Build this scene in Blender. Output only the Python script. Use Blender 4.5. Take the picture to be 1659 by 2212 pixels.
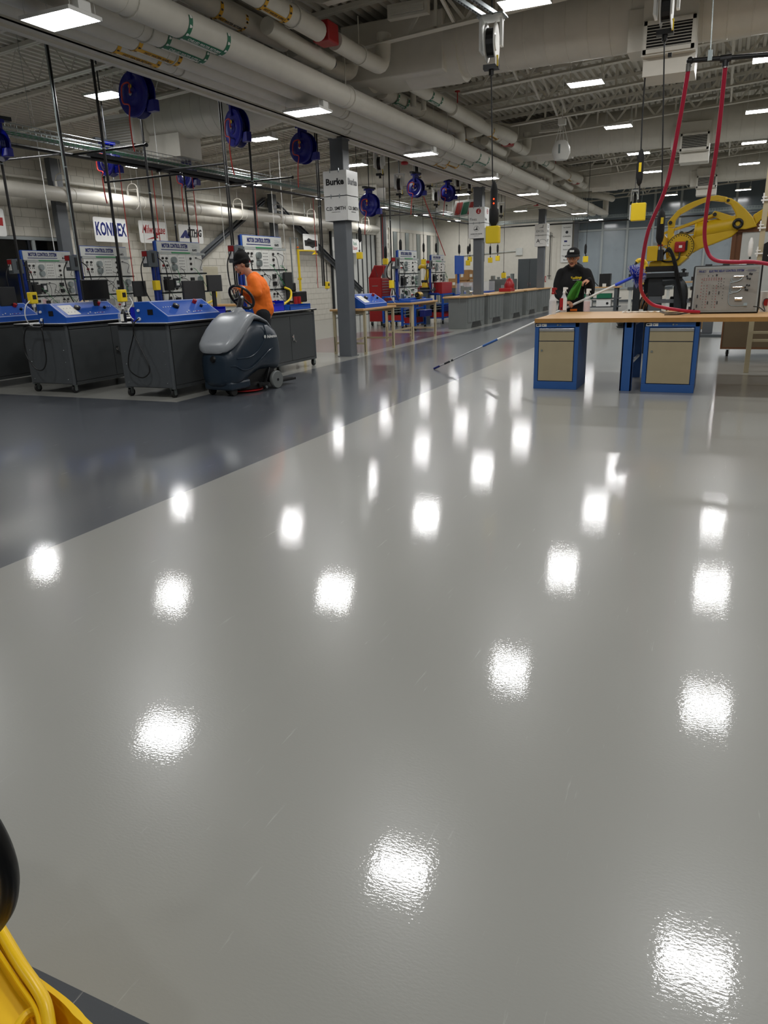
import bpy, math, random
from mathutils import Vector as V, Matrix as MX
random.seed(7)
PI=math.pi
for o in list(bpy.data.objects): bpy.data.objects.remove(o)
SC=bpy.context.scene; COL=SC.collection
# ---------------- camera ----------------
H=1.45; F=1560.0; CX,CY=829.5,1106.0
R=((0.9120867650029,0.0979650383357,-0.3981213186586),
   (0.4087887645976,-0.2917924157274,0.8647247724350),
   (-0.0314559858426,-0.9514515423225,-0.3061870075082))
cd=bpy.data.cameras.new('camera'); cam=bpy.data.objects.new('camera',cd); COL.objects.link(cam)
cam.matrix_world=MX(((R[0][0],-R[0][1],-R[0][2],0),(R[1][0],-R[1][1],-R[1][2],0),(R[2][0],-R[2][1],-R[2][2],H),(0,0,0,1)))
cd.sensor_fit='VERTICAL'; cd.sensor_height=36; cd.lens=F/2212*36; cd.clip_start=.05; cd.clip_end=200
SC.camera=cam
# ---------------- world, exposure ----------------
w=bpy.data.worlds.new('night'); SC.world=w; w.use_nodes=True
w.node_tree.nodes['Background'].inputs[0].default_value=(.55,.6,.7,1)
w.node_tree.nodes['Background'].inputs[1].default_value=.02
SC.view_settings.view_transform='Standard'; SC.view_settings.look='None'; SC.view_settings.gamma=1
SC.view_settings.use_curve_mapping=False; SC.view_settings.exposure=0.0
LAMP=62.0      # strength of the LED panels
# ---------------- pixel rays: where a sight line meets a plane of the hall ----------------
def ray(px,py):
    a,b=px-CX,py-CY
    return V([R[i][0]*a+R[i][1]*b+R[i][2]*F for i in range(3)])
C0=V((0,0,H))
def FZ(px,py,z=0): d=ray(px,py); return C0+d*((z-H)/d.z)
def FY(px,py,y): d=ray(px,py); return C0+d*(y/d.y)
def FX(px,py,x): d=ray(px,py); return C0+d*(x/d.x)
# ---------------- materials ----------------
def lin(h):
    c=[int(h[i:i+2],16)/255 for i in (0,2,4)]
    return [x/12.92 if x<=.04045 else ((x+.055)/1.055)**2.4 for x in c]
MT={}
def mat(name,col,rough=.5,metal=0,var=.08,scale=6,bump=0,bscale=40,emis=0,alpha=1,coat=0,trans=0,spec=.5,rv=.06):
    if name in MT: return MT[name]
    m=bpy.data.materials.new(name); MT[name]=m; m.use_nodes=True; nt=m.node_tree; N=nt.nodes; L=nt.links
    b=N['Principled BSDF']; c=lin(col) if isinstance(col,str) else list(col)
    tc=N.new('ShaderNodeTexCoord'); nz=N.new('ShaderNodeTexNoise'); nz.inputs['Scale'].default_value=scale; nz.inputs['Detail'].default_value=3
    L.new(tc.outputs['Object'],nz.inputs['Vector'])
    mx=N.new('ShaderNodeMix'); mx.data_type='RGBA'
    mx.inputs[6].default_value=[x*(1-var) for x in c]+[1]; mx.inputs[7].default_value=[min(1,x*(1+var)) for x in c]+[1]
    L.new(nz.outputs[0],mx.inputs[0]); L.new(mx.outputs[2],b.inputs['Base Color'])
    mr=N.new('ShaderNodeMapRange'); mr.inputs[3].default_value=max(0,rough-rv); mr.inputs[4].default_value=min(1,rough+rv)
    L.new(nz.outputs[0],mr.inputs[0]); L.new(mr.outputs[0],b.inputs['Roughness'])
    b.inputs['Metallic'].default_value=metal; b.inputs['Specular IOR Level'].default_value=spec
    if coat: b.inputs['Coat Weight'].default_value=coat; b.inputs['Coat Roughness'].default_value=.1
    if trans: b.inputs['Transmission Weight'].default_value=trans
    if alpha<1: b.inputs['Alpha'].default_value=alpha
    if bump:
        n2=N.new('ShaderNodeTexNoise'); n2.inputs['Scale'].default_value=bscale; L.new(tc.outputs['Object'],n2.inputs['Vector'])
        bp=N.new('ShaderNodeBump'); bp.inputs['Strength'].default_value=bump; bp.inputs['Distance'].default_value=.01
        L.new(n2.outputs[0],bp.inputs['Height']); L.new(bp.outputs[0],b.inputs['Normal'])
    if emis:
        b.inputs['Emission Color'].default_value=c+[1]; b.inputs['Emission Strength'].default_value=emis
    return m
def floor_mat(name,col,rough):
    m=mat(name,col,.3,var=.05,scale=.7,rv=.0); nt=m.node_tree; N=nt.nodes; L=nt.links; b=N['Principled BSDF']
    tc=N.new('ShaderNodeTexCoord')
    n1=N.new('ShaderNodeTexNoise'); n1.inputs['Scale'].default_value=75; n1.inputs['Detail'].default_value=2
    n2=N.new('ShaderNodeTexNoise'); n2.inputs['Scale'].default_value=6; n2.inputs['Detail'].default_value=3
    mp=N.new('ShaderNodeMapping'); mp.inputs['Scale'].default_value=(1,1.9,1); L.new(tc.outputs['Object'],mp.inputs[0])
    L.new(mp.outputs[0],n1.inputs['Vector']); L.new(tc.outputs['Object'],n2.inputs['Vector'])
    b1=N.new('ShaderNodeBump'); b1.inputs['Strength'].default_value=.045; b1.inputs['Distance'].default_value=.0045
    b2=N.new('ShaderNodeBump'); b2.inputs['Strength'].default_value=.008; b2.inputs['Distance'].default_value=.01
    L.new(n1.outputs[0],b1.inputs['Height']); L.new(n2.outputs[0],b2.inputs['Height']); L.new(b1.outputs[0],b2.inputs['Normal'])
    L.new(b2.outputs[0],b.inputs['Normal'])
    # broken hairline scratches left by traffic: rougher, slightly paler
    ns=[]
    for ang,sc in ((.5,3.1),(-.7,2.3)):
        mp=N.new('ShaderNodeMapping'); mp.inputs['Rotation'].default_value=(0,0,ang); mp.inputs['Scale'].default_value=(sc*14,sc*.9,1); L.new(tc.outputs['Object'],mp.inputs[0])
        v=N.new('ShaderNodeTexNoise'); v.inputs['Scale'].default_value=1; v.inputs['Detail'].default_value=4; v.inputs['Roughness'].default_value=.7; L.new(mp.outputs[0],v.inputs['Vector'])
        r=N.new('ShaderNodeMapRange'); r.inputs[1].default_value=.67; r.inputs[2].default_value=.73; L.new(v.outputs[0],r.inputs[0]); ns.append(r)
    ad=N.new('ShaderNodeMath'); ad.operation='MAXIMUM'; L.new(ns[0].outputs[0],ad.inputs[0]); L.new(ns[1].outputs[0],ad.inputs[1])
    mr=N.new('ShaderNodeMapRange'); mr.inputs[3].default_value=rough; mr.inputs[4].default_value=rough+.25; L.new(ad.outputs[0],mr.inputs[0]); L.new(mr.outputs[0],b.inputs['Coat Roughness']); b.inputs['Coat Weight'].default_value=.6; L.new(b2.outputs[0],b.inputs['Coat Normal']); b.inputs['Specular IOR Level'].default_value=.4
    b.inputs['IOR'].default_value=1.5
    src=b.inputs['Base Color'].links[0].from_socket; mx=N.new('ShaderNodeMix'); mx.data_type='RGBA'; ml=N.new('ShaderNodeMath'); ml.operation='MULTIPLY'; ml.inputs[1].default_value=.35
    L.new(ad.outputs[0],ml.inputs[0]); L.new(ml.outputs[0],mx.inputs[0]); L.new(src,mx.inputs[6]); mx.inputs[7].default_value=(.5,.5,.48,1); L.new(mx.outputs[2],b.inputs['Base Color'])
    return m
M=lambda n:MT[n]
for a in [('paint','d3cfc4',.5),('paint_pipe','d3cfc4',.5),('paint_duct','d0ccc1',.42),('deck','cbc7bc',.6),('cmu','cbc7bb',.7),('wall','d2cec3',.7),
 ('steel_grey','5c6064',.5),('cart','3c3f40',.42),('cart_end','4a4e51',.42),('black','0b0b0c',.4),('rubber','131313',.75),('black_gloss','08080a',.15),
 ('white','e6e6e2',.45),('white_plate','dcdcd8',.35),('blue','0b4ba6',.4),('blue_post','0a2d80',.4),('blue_bench','2a5a9c',.4),('navy','0c1a63',.35),('reel_blue','05107a',.3),
 ('red','9e1518',.4),('hose_red','b01638',.4),('hose_thin','c0392f',.5),('yellow','e8c414',.4),('box_yellow','f0d020',.45),('robot','d0ab17',.38),
 ('tan','b5a98a',.5),('beige','a99c7d',.45),('beige_cab','c3bda6',.5),('orange','f47514',.8),('skin','c08a6c',.5),('skin2','b98468',.5),('hair','1a120d',.7),
 ('cloth_black','050506',.95),('cloth_dark','1c1e22',.9),('panel_grey','c9cbc6',.45),('board_grey','a8ada9',.4),('module','d6d6cf',.45),('green','33741f',.95),
 ('gray_cab','6b6f6d',.5),('dark_cab','4c5255',.5),('card','a97f52',.8),('brown','6b4222',.5),('brown_cab','66563f',.5),('scrub_grey','8f9397',.3),('scrub_blue','1d2b38',.32),
 ('red_label','b02a20',.5),('green_label','0d6b4a',.5),('yellow_label','e0a81a',.5),('cable_green','1c8a4a',.5),('cork','d7c19a',.8),('blue_tub','1020b0',.3),('frame','9aa09f',.4),('hook','b9b9b4',.5),
 ('paper','e4e2da',.8),('brass','a98a3a',.35,.8),('chrome','d8d8d8',.15,1),('galv','9aa3a3',.35,.9),('alu','c4c6c8',.3,.9),('dark_steel','2e3134',.4,.3),('strut','2a2c2e',.4,.5),('brick_red','8a2a20',.6)]:
    mat(*a)
mat('lamp','ffffff',.5,emis=LAMP)
mat('led_red','ff3010',.4,emis=6)
mat('wood','c39a66',.45,var=.16,scale=9); mat('wood_edge','ad7f42',.5,var=.2,scale=14)
mat('block_gap','b2afa5',.8)
mat('fabric_gray','22262a',.9)
mat('bottle','e8e8ea',.25,alpha=.55); mat('clear','e6eaec',.08,alpha=.22); mat('bottle_pink','e8c8c8',.3,alpha=.6)
mat('panel_metal','8f8d86',.35,.3)
mat('screen','050506',.2); mat('monitor_back','1d1f21',.5)
mat('brush_blue','2a4bd0',.6)
def glass_mat():
    mat('black_glass','07090b',.08,var=.0,rv=0); m=mat('night_glass','59646b',.14,var=.0,rv=0,spec=.8); return m
glass_mat(); mat('frost_glass','8b959b',.3,var=.12,scale=2.5,spec=.7)
# ---------------- builder ----------------
W={}
def catmull(p,k=6):
    p=[V(q) for q in p]
    if len(p)<3: return p
    out=[]
    for i in range(len(p)-1):
        a=p[i-1] if i else p[0]*2-p[1]; b=p[i]; c=p[i+1]; d=p[i+2] if i+2<len(p) else p[-1]*2-p[-2]
        for j in range(k):
            t=j/k; out.append(.5*((2*b)+(c-a)*t+(2*a-5*b+4*c-d)*t*t+(3*b-3*c+d-a)*t**3))
    out.append(p[-1]); return out
class B:
    def __init__(s,*mats): s.v=[];s.f=[];s.m=[];s.mats=[MT[x] if isinstance(x,str) else x for x in mats]; s.T=None
    def add(s,vs,fs,m=0):
        n=len(s.v); s.v+=[(s.T@V(q) if s.T else V(q)) for q in vs]; s.f+=[tuple(n+i for i in f) for f in fs]; s.m+=[m]*len(fs); return s
    def box(s,x0,x1,y0,y1,z0,z1,m=0):
        return s.add([(x,y,z) for x in (x0,x1) for y in (y0,y1) for z in (z0,z1)],[(0,1,3,2),(4,6,7,5),(0,4,5,1),(2,3,7,6),(0,2,6,4),(1,5,7,3)],m)
    def hexa(s,pts,m=0): # 8 points: bottom 4 ccw, top 4 ccw
        return s.add(pts,[(3,2,1,0),(4,5,6,7),(0,1,5,4),(1,2,6,5),(2,3,7,6),(3,0,4,7)],m)
    def bar(s,a,b,w,h,m=0,up=(0,0,1)):
        a=V(a);b=V(b);d=(b-a).normalized();u=V(up)
        if abs(d.dot(u))>.98: u=V((0,1,0))
        sx=d.cross(u).normalized()*w/2; uz=sx.cross(d).normalized()*h/2
        return s.hexa([a-sx-uz,a+sx-uz,b+sx-uz,b-sx-uz,a-sx+uz,a+sx+uz,b+sx+uz,b-sx+uz],m)
    def tube(s,pts,r,n=8,m=0,k=6,sm=True,cap=True,r1=None):
        p=catmull(pts,k) if (sm and len(pts)>2) else [V(q) for q in pts]
        t0=(p[1]-p[0]).normalized(); u=V((0,0,1)) if abs(t0.z)<.9 else V((1,0,0)); nn=(u-t0*u.dot(t0)).normalized()
        vs=[];L=len(p)
        for i,q in enumerate(p):
            t=(p[min(i+1,L-1)]-p[max(i-1,0)]).normalized(); nn=(nn-t*nn.dot(t)).normalized(); bb=t.cross(nn)
            rr=r(i/(L-1)) if callable(r) else (r if r1 is None else r+(r1-r)*i/(L-1))
            for j in range(n):
                a=2*PI*j/n; vs.append(q+(nn*math.cos(a)+bb*math.sin(a))*rr)
        fs=[(i*n+j,i*n+(j+1)%n,(i+1)*n+(j+1)%n,(i+1)*n+j) for i in range(L-1) for j in range(n)]
        if cap: fs+=[tuple(range(n-1,-1,-1)),tuple((L-1)*n+j for j in range(n))]
        return s.add(vs,fs,m)
    def cyl(s,a,b,r,n=12,m=0,r1=None): return s.tube([a,b],r,n,m,sm=False,r1=r1)
    def lathe(s,prof,c=(0,0,0),n=16,m=0,ax='z',rot=None):
        vs=[];c=V(c)
        for r,z in prof:
            for j in range(n):
                a=2*PI*j/n; q=V((r*math.cos(a),r*math.sin(a),z))
                if ax=='x': q=V((q.z,q.x,q.y))
                if ax=='y': q=V((q.y,q.z,q.x))
                if rot: q=rot@q
                vs.append(c+q)
        L=len(prof); fs=[(i*n+j,i*n+(j+1)%n,(i+1)*n+(j+1)%n,(i+1)*n+j) for i in range(L-1) for j in range(n)]
        if prof[0][0]>1e-6: fs.append(tuple(range(n-1,-1,-1)))
        if prof[-1][0]>1e-6: fs.append(tuple((L-1)*n+j for j in range(n)))
        return s.add(vs,fs,m)
    def prism(s,poly,ax,a0,a1,m=0): # poly 2d extruded along axis
        f={'x':lambda p,a:(a,p[0],p[1]),'y':lambda p,a:(p[0],a,p[1]),'z':lambda p,a:(p[0],p[1],a)}[ax]; n=len(poly)
        return s.add([f(p,a0) for p in poly]+[f(p,a1) for p in poly],[tuple(range(n)),tuple(range(2*n-1,n-1,-1))]+[(i,n+i,n+(i+1)%n,(i+1)%n) for i in range(n)],m)
    def sph(s,c,r,n=12,k=8,m=0,sc=(1,1,1),rot=None):
        prof=[(max(1e-7,math.sin(PI*i/k)),-math.cos(PI*i/k)) for i in range(k+1)]
        vs=[];c=V(c)
        for a,z in prof:
            for j in range(n):
                t=2*PI*j/n; q=V((a*math.cos(t)*r*sc[0],a*math.sin(t)*r*sc[1],z*r*sc[2])); vs.append(c+(rot@q if rot else q))
        return s.add(vs,[(i*n+j,i*n+(j+1)%n,(i+1)*n+(j+1)%n,(i+1)*n+j) for i in range(k) for j in range(n)],m)
    def torus(s,c,R0,r,n=20,k=8,m=0,rot=None,a0=0,a1=2*PI):
        rot=rot or MX.Identity(3); full=abs(a1-a0-2*PI)<1e-6
        pts=[V(c)+rot@V((R0*math.cos(a0+(a1-a0)*i/n),R0*math.sin(a0+(a1-a0)*i/n),0)) for i in range(n+1)]
        return s.tube(pts,r,k,m,sm=False,cap=not full)
    def mesh(s,name,smooth=False):
        me=bpy.data.meshes.new(name); me.from_pydata([tuple(q) for q in s.v],[],s.f)
        for x in s.mats: me.materials.append(x)
        me.polygons.foreach_set('material_index',s.m)
        me.validate()
        if smooth:
            me.polygons.foreach_set('use_smooth',[True]*len(me.polygons))
            try: me.set_sharp_from_angle(angle=.7)
            except Exception: pass
        return me
    def o(s,name,parent=None,smooth=False,bevel=0,**kw):
        if parent is not None and W.get(parent.name):
            d=W[parent.name]
            s.v=[q-d for q in s.v]
        me=s.mesh(name,smooth)
        o=bpy.data.objects.new(name,me); COL.objects.link(o); o.parent=parent
        if parent is not None and W.get(parent.name): W[o.name]=W[parent.name]
        if bevel:
            md=o.modifiers.new('bevel','BEVEL'); md.width=bevel; md.segments=2; md.limit_method='ANGLE'; md.angle_limit=.6
        for k,v in kw.items(): o[k]=v
        return o
def tag(o,label,cat,group=None):
    o['label']=label; o['category']=cat
    if group: o['group']=group
    return o
def thing(name,label,cat,loc=(0,0,0),rotz=0,group=None,world=False):
    o=bpy.data.objects.new(name,None); COL.objects.link(o); o.location=loc; o.rotation_euler=(0,0,rotz); o.empty_display_size=.1
    if world: W[o.name]=V(loc)
    return tag(o,label,cat,group)
def dup(o,loc=None,rotz=None,label=None,parent=None):
    c=o.copy(); COL.objects.link(c); c.parent=parent
    if o.name in W: W[c.name]=W[o.name]
    if loc is not None: c.location=loc
    if rotz is not None: c.rotation_euler=(0,0,rotz)
    if label: c['label']=label
    for ch in KIDS(o): dup(ch,parent=c)
    return c
def KIDS(o): return list(o.children)
_tc={}
def text(s,size,mt,parent,loc,xdir,ydir,name='lettering',bold=.0,align='CENTER',squash=1,shear=0,depth=.001):
    """flat print or cut lettering: xdir/ydir are the reading directions in the parent's frame"""
    key=(s,size,mt,bold,align,squash,shear,depth)
    if key not in _tc:
        cu=bpy.data.curves.new('t','FONT'); cu.body=s; cu.size=size; cu.align_x=align; cu.align_y='CENTER'; cu.offset=bold; cu.extrude=depth; cu.shear=shear; cu.resolution_u=2; cu.space_line=.9
        t=bpy.data.objects.new('t',cu); COL.objects.link(t)
        bpy.context.view_layer.update()
        me=bpy.data.meshes.new_from_object(t.evaluated_get(bpy.context.evaluated_depsgraph_get())); bpy.data.objects.remove(t)
        me.materials.clear(); me.materials.append(MT[mt]); me.name='lettering'; _tc[key]=me
    o=bpy.data.objects.new(name,_tc[key]); COL.objects.link(o); o.parent=parent
    x=V(xdir).normalized(); y=V(ydir).normalized(); z=x.cross(y); l=V(loc)
    if parent is not None and parent.name in W: l=l-W[parent.name]
    o.matrix_local=MX(((x.x*squash,y.x,z.x,l.x),(x.y*squash,y.y,z.y,l.y),(x.z*squash,y.z,z.z,l.z),(0,0,0,1)))
    return o
ORD=['nearest','second','third','fourth','fifth','sixth','seventh','eighth','ninth','tenth','eleventh','twelfth']
# ================= large structure =================
floor_mat('floor_light','969690',.035); floor_mat('floor_aisle','4d5157',.035); floor_mat('floor_red','6a4246',.08)
XA0,XA1,YB,YC=-6.42,-3.49,.785,7.53
b=B('floor_light','floor_aisle','floor_red')
def fq(x0,x1,y0,y1,m): b.add([(x0,y0,0),(x1,y0,0),(x1,y1,0),(x0,y1,0)],[(0,1,2,3)],m)
fq(-14.6,9,-8,-2.1,0); fq(-14.6,9,-2.1,YB,1)
fq(XA1,9,YB,39.9,0); fq(-14.6,XA1,YB,YC,1); fq(XA0,XA1,YC,35.5,1); fq(XA0,XA1,35.5,39.9,0)
fq(-14.6,-9.6,YC,39.9,0); fq(-9.6,-6.75,YC,13.9,0); fq(-9.6,-6.75,13.9,19.8,2); fq(-9.6,-6.75,19.8,39.9,0); fq(-6.75,XA0,YC,39.9,0)
flo=b.o('floor',kind='structure')
ZB=lambda x:4.97+.055*(x+1.9)      # underside of the joists, the roof rises to the right
DEP=.62
# corrugated roof deck, flutes along y
b=B('deck'); x=-14.6; vs=[];k=0
prof=[]
while x<9:
    for dx,dz in ((0,0),(.06,0),(.075,.07),(.135,.07)): prof.append((x+dx,ZB(x)+DEP+dz))
    x+=.15
n=len(prof)
b.add([(p[0],-8,p[1]) for p in prof]+[(p[0],40,p[1]) for p in prof],[(i,n+i,n+i+1,i+1) for i in range(n-1)])
b.add([(prof[0][0],-8,prof[0][1]+.1),(prof[-1][0],-8,prof[-1][1]+.1),(prof[-1][0],40,prof[-1][1]+.1),(prof[0][0],40,prof[0][1]+.1)],[(0,1,2,3)])
ceil=b.o('ceiling',kind='structure')
GX0,GX1,GZ=-6.95,-6.67,3.99
# joists of the right bay: two-angle chords and single diagonal members
sl=.055
wmesh={}
def webm(d):
    if d not in wmesh:
        b=B('paint'); b.bar((0,0,0),(.45*d,0,DEP-.06+.45*d*sl),.035,.045); wmesh[d]=b.mesh('web_member')
    return wmesh[d]
vm=B('paint').box(-.02,.02,-.015,.015,0,DEP-.06).mesh('web_member')
YJ=[13.18+1.828*k for k in range(-10,15)]
nw=0
for i,y in enumerate(YJ):
    full=(round((y-13.18)/1.828)%5==0) or (round((y-13.18)/1.828)%5==4)
    x0=-6.6 if full else -4.97; x1=8.8
    b=B('paint')
    for s in (-1,1):
        b.bar((x0,y+s*.035,ZB(x0)+.005),(x1,y+s*.035,ZB(x1)+.005),.07,.008)
        b.bar((x0,y+s*.012,ZB(x0)+.03),(x1,y+s*.012,ZB(x1)+.03),.006,.05)
        b.bar((-6.9,y+s*.03,ZB(-6.9)+DEP-.035),(x1,y+s*.03,ZB(x1)+DEP-.035),.05,.06)
    if not full: b.bar((-4.97,y,ZB(-4.97)+.03),(-6.75,y,ZB(-6.75)+DEP-.06),.04,.04)
    j=b.o('joist',ceil)
    if y<3: continue
    x=-4.6; d=1; up=[]
    while x<x1-.5:
        for dd,xx in ((1,x),(-1,x+.9)):
            nw+=1
            w=bpy.data.objects.new('web_member',webm(dd)); COL.objects.link(w); w.parent=j; w.location=(xx,y,ZB(xx)+.03)
        if y<22:
            w=bpy.data.objects.new('web_member',vm); COL.objects.link(w); w.parent=j; w.location=(x+.45,y,ZB(x+.45)+.03)
        x+=.9
# joists of the left bay: round-bar webs
for i,y in enumerate(YJ):
    if y<2: continue
    x0,x1=-14.3,-7.0
    b=B('paint')
    for s in (-1,1):
        b.bar((x0,y+s*.035,ZB(x0)+.005),(x1,y+s*.035,ZB(x1)+.005),.06,.008); b.bar((x0,y+s*.012,ZB(x0)+.03),(x1,y+s*.012,ZB(x1)+.03),.006,.05)
        b.bar((x0,y+s*.03,ZB(x0)+DEP-.035),(x1+.2,y+s*.03,ZB(x1+.2)+DEP-.035),.05,.06)
    j=b.o('joist',ceil)
    b=B('paint'); x=x0
    while x<x1-.3:
        b.cyl((x,y,ZB(x)+.03),(x+.35,y,ZB(x+.35)+DEP-.04),.011,4); b.cyl((x+.35,y,ZB(x+.35)+DEP-.04),(x+.7,y,ZB(x+.7)+.03),.011,4); x+=.7
    b.o('web_bar',j,kind='stuff')
# girder over the pillars
b=B('paint','galv')
b.box(GX0,GX1,2,39.7,GZ,GZ+.015); b.box(GX0,GX0+.012,2,39.7,GZ,GZ+.11); b.box(GX1-.012,GX1,2,39.7,GZ,GZ+.11)
b.box(-6.85,-6.77,2,39.7,GZ-.035,GZ)
b.box(GX0+.03,GX1-.03,2,39.7,ZB(-6.8)+DEP-.17,ZB(-6.8)+DEP-.07)
g=b.o('girder',ceil)
wm=B('paint').box(-.035,.035,-.03,.03,0,.95).mesh('web_member'); wd=B('paint').bar((0,0,0),(0,.91,.95),.05,.05).mesh('web_member')
y=2.2
while y<39:
    for me in (wm,wd):
        w=bpy.data.objects.new('web_member',me); COL.objects.link(w); w.parent=g; w.location=(-6.81,y,GZ+.1)
    y+=.914
# bridging between the joists of the right bay
for xb in (-3.9,-.3,3.4):
    for i in range(6,len(YJ)-1):
        b=B('paint')
        b.bar((xb,YJ[i],ZB(xb)+.03),(xb+.0,YJ[i+1],ZB(xb)+DEP-.08),.04,.04); b.o('bridging',ceil)
        b=B('paint'); b.bar((xb+.04,YJ[i+1],ZB(xb)+.03),(xb+.04,YJ[i],ZB(xb)+DEP-.08),.04,.04); b.o('bridging',ceil)
# ---- left wall: painted block, window, columns and braces
WX=-14.5
b=B('block_gap'); b.box(WX-.2,WX,13.6,33,0,4.9); b.box(WX-.2,WX,-8,13.6,2.62,4.9); b.box(WX-.2,WX,-8,13.6,0,.95); b.box(WX-.2,WX,-8,3,.95,2.62)
wl=b.o('wall_left',kind='structure')
bm=B('cmu'); bm.box(0,.012,.004,.396,.004,.199); bme=bm.mesh('block')
cand=[]
for r in range(24):
    for q in range(-16,84):
        y=q*.4+(.2 if r%2 else 0); z=r*.203
        if y<-6 or y>32.6: continue
        if 2.55-.2<z+.2 and z<2.62 and y<13.6: 
            if z+.203>.95: 
                if z<2.6: continue
        if y<13.6 and .75<z<2.6: continue
        cand.append((0 if (13.6<y<25 and .9<z<3.3) else 1,y,z))
cand.sort(); rest=B('cmu')
for i,(p,y,z) in enumerate(cand):
    if i<300:
        w=bpy.data.objects.new('block',bme); COL.objects.link(w); w.parent=wl; w.location=(WX,y,z)
    else: rest.box(WX,WX+.012,y+.004,y+.396,z+.004,z+.199)
rest.o('blocks',wl,kind='stuff')
b=B('frame','night_glass')
wn=B('frame').box(WX-.02,WX+.03,3,13.6,2.56,2.63).box(WX-.02,WX+.03,3,13.6,.9,.96).o('window_1',kind='structure')
for y in (5.2,7.7,10.25,12.8): B('frame').box(WX-.02,WX+.02,y-.04,y+.04,.96,2.56).o('mullion',wn)
for y in (4.05,6.4,8.97,11.52,13.2):
    B('black_glass').box(WX-.1,WX-.09,y-1.2 if y<13 else 12.8,y+1.2 if y<13 else 13.6,.96,2.56).o('pane',wn)
for y in (4.3,13.42,22.6,31.75):
    c=thing('wall_column','x','column',(-14.25,y,0)); 
    c['label']={4.3:'grey wide-flange column at the window, off the left edge',13.42:'dark grey wall column between the window and the white sponsor signs',22.6:'grey wall column where the two diagonal braces meet',31.75:'grey wall column past the end of the long white pipe'}[y]
    c['group']='steel columns along the left wall'
    B('steel_grey').box(-.01,.14,-.15,.15,0,4.3).o('shaft',c)
    B('steel_grey').box(-.06,.19,-.19,.19,0,.03).o('base_plate',c)
for p0,p1,l in (((-14.36,18.3,2.1),(-14.36,22.35,4.1),'grey diagonal steel brace rising behind the man in orange'),((-14.36,22.85,4.1),(-14.36,29.6,1.0),'grey diagonal steel brace falling to the right behind the near pillar')):
    t=thing('diagonal_brace',l,'brace',p0,world=True,group='wall braces'); b=B('steel_grey'); b.bar(p0,p1,.22,.012); b.bar(p0,p1,.012,.22); b.bar(V(p0)+V((.06,0,.09)),V(p1)+V((.06,0,.09)),.12,.012); b.o('channel',t)
    B('steel_grey').box(-14.42,-14.38,p0[1]-.2,p0[1]+.2,p0[2]-.25,p0[2]+.1).o('gusset_plate',t)
# ribbed metal wall between the block wall and the corner
b=B('panel_grey','steel_grey'); b.box(WX-.2,WX-.06,33,39.8,0,4.9)
wb=b.o('wall_back_left',kind='structure')
y=33.05;i=0
while y<39.6:
    B('galv' if i%3==1 else 'wall').box(WX-.06,WX+.02,y,y+.42,.1,3.6).o('panel',wb); B('dark_steel').box(WX-.07,WX-.02,y+.42,y+.5,.1,3.6).o('rib',wb); y+=.5; i+=1
B('wall').box(WX-.06,WX+.05,33,39.7,3.6,3.75).o('rail',wb)
# also the dark/white ribs seen left of the wall column (roller-door tracks)
t=thing('roller_shutter','pale ribbed roller door in the left wall beside the far corner','door',(-14.4,32.3,0),world=True)
b=B('panel_grey'); 
for k in range(9): b.box(-14.47,-14.42,27.2+k*.46,27.6+k*.46,.02,3.35)
b.o('slats',t)
for k in range(10): B('dark_steel').box(-14.48,-14.4,27.12+k*.46,27.2+k*.46,.02,3.4).o('track',t)
B('wall').box(-14.48,-14.36,27.1,31.4,3.35,3.5).o('header',t)
# ---- far wall
FW=39.8
b=B('wall'); b.box(-14.6,-7.0,FW,FW+.2,0,6.2); b.box(-7.0,9,FW,FW+.2,0,.62)
wf=b.o('wall_back',kind='structure')
B('dark_cab').box(-14.5,-7.2,FW-.02,FW,0,.1).o('baseboard_back',kind='structure'); B('dark_cab').box(-6.9,9,FW-.02,FW,0,.1).o('baseboard_back_right',kind='structure')
wg=B('frame').box(-7.0,9,FW-.06,FW+.06,.62,.7).box(-7.0,9,FW-.06,FW+.06,3.42,3.5).o('window_2',kind='structure')
mx=[-6.98]+[-5.78+1.19*k for k in range(12)]
for i,x in enumerate(mx):
    B('frame').box(x-.05,x+.05,FW-.07,FW+.05,.7,6.3).o('mullion',wg)
    if i<len(mx)-1:
        B('frost_glass').box(x+.05,mx[i+1]-.05,FW,FW+.02,.7,3.42).o('pane',wg); B('night_glass').box(x+.05,mx[i+1]-.05,FW,FW+.02,3.5,6.4).o('pane',wg)
B('wall').box(9,9.2,-8,40,0,6.4).o('wall_right',kind='structure')
B('wall').box(-14.7,9.2,-8.2,-8,0,6.4).o('wall_front',kind='structure')
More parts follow.
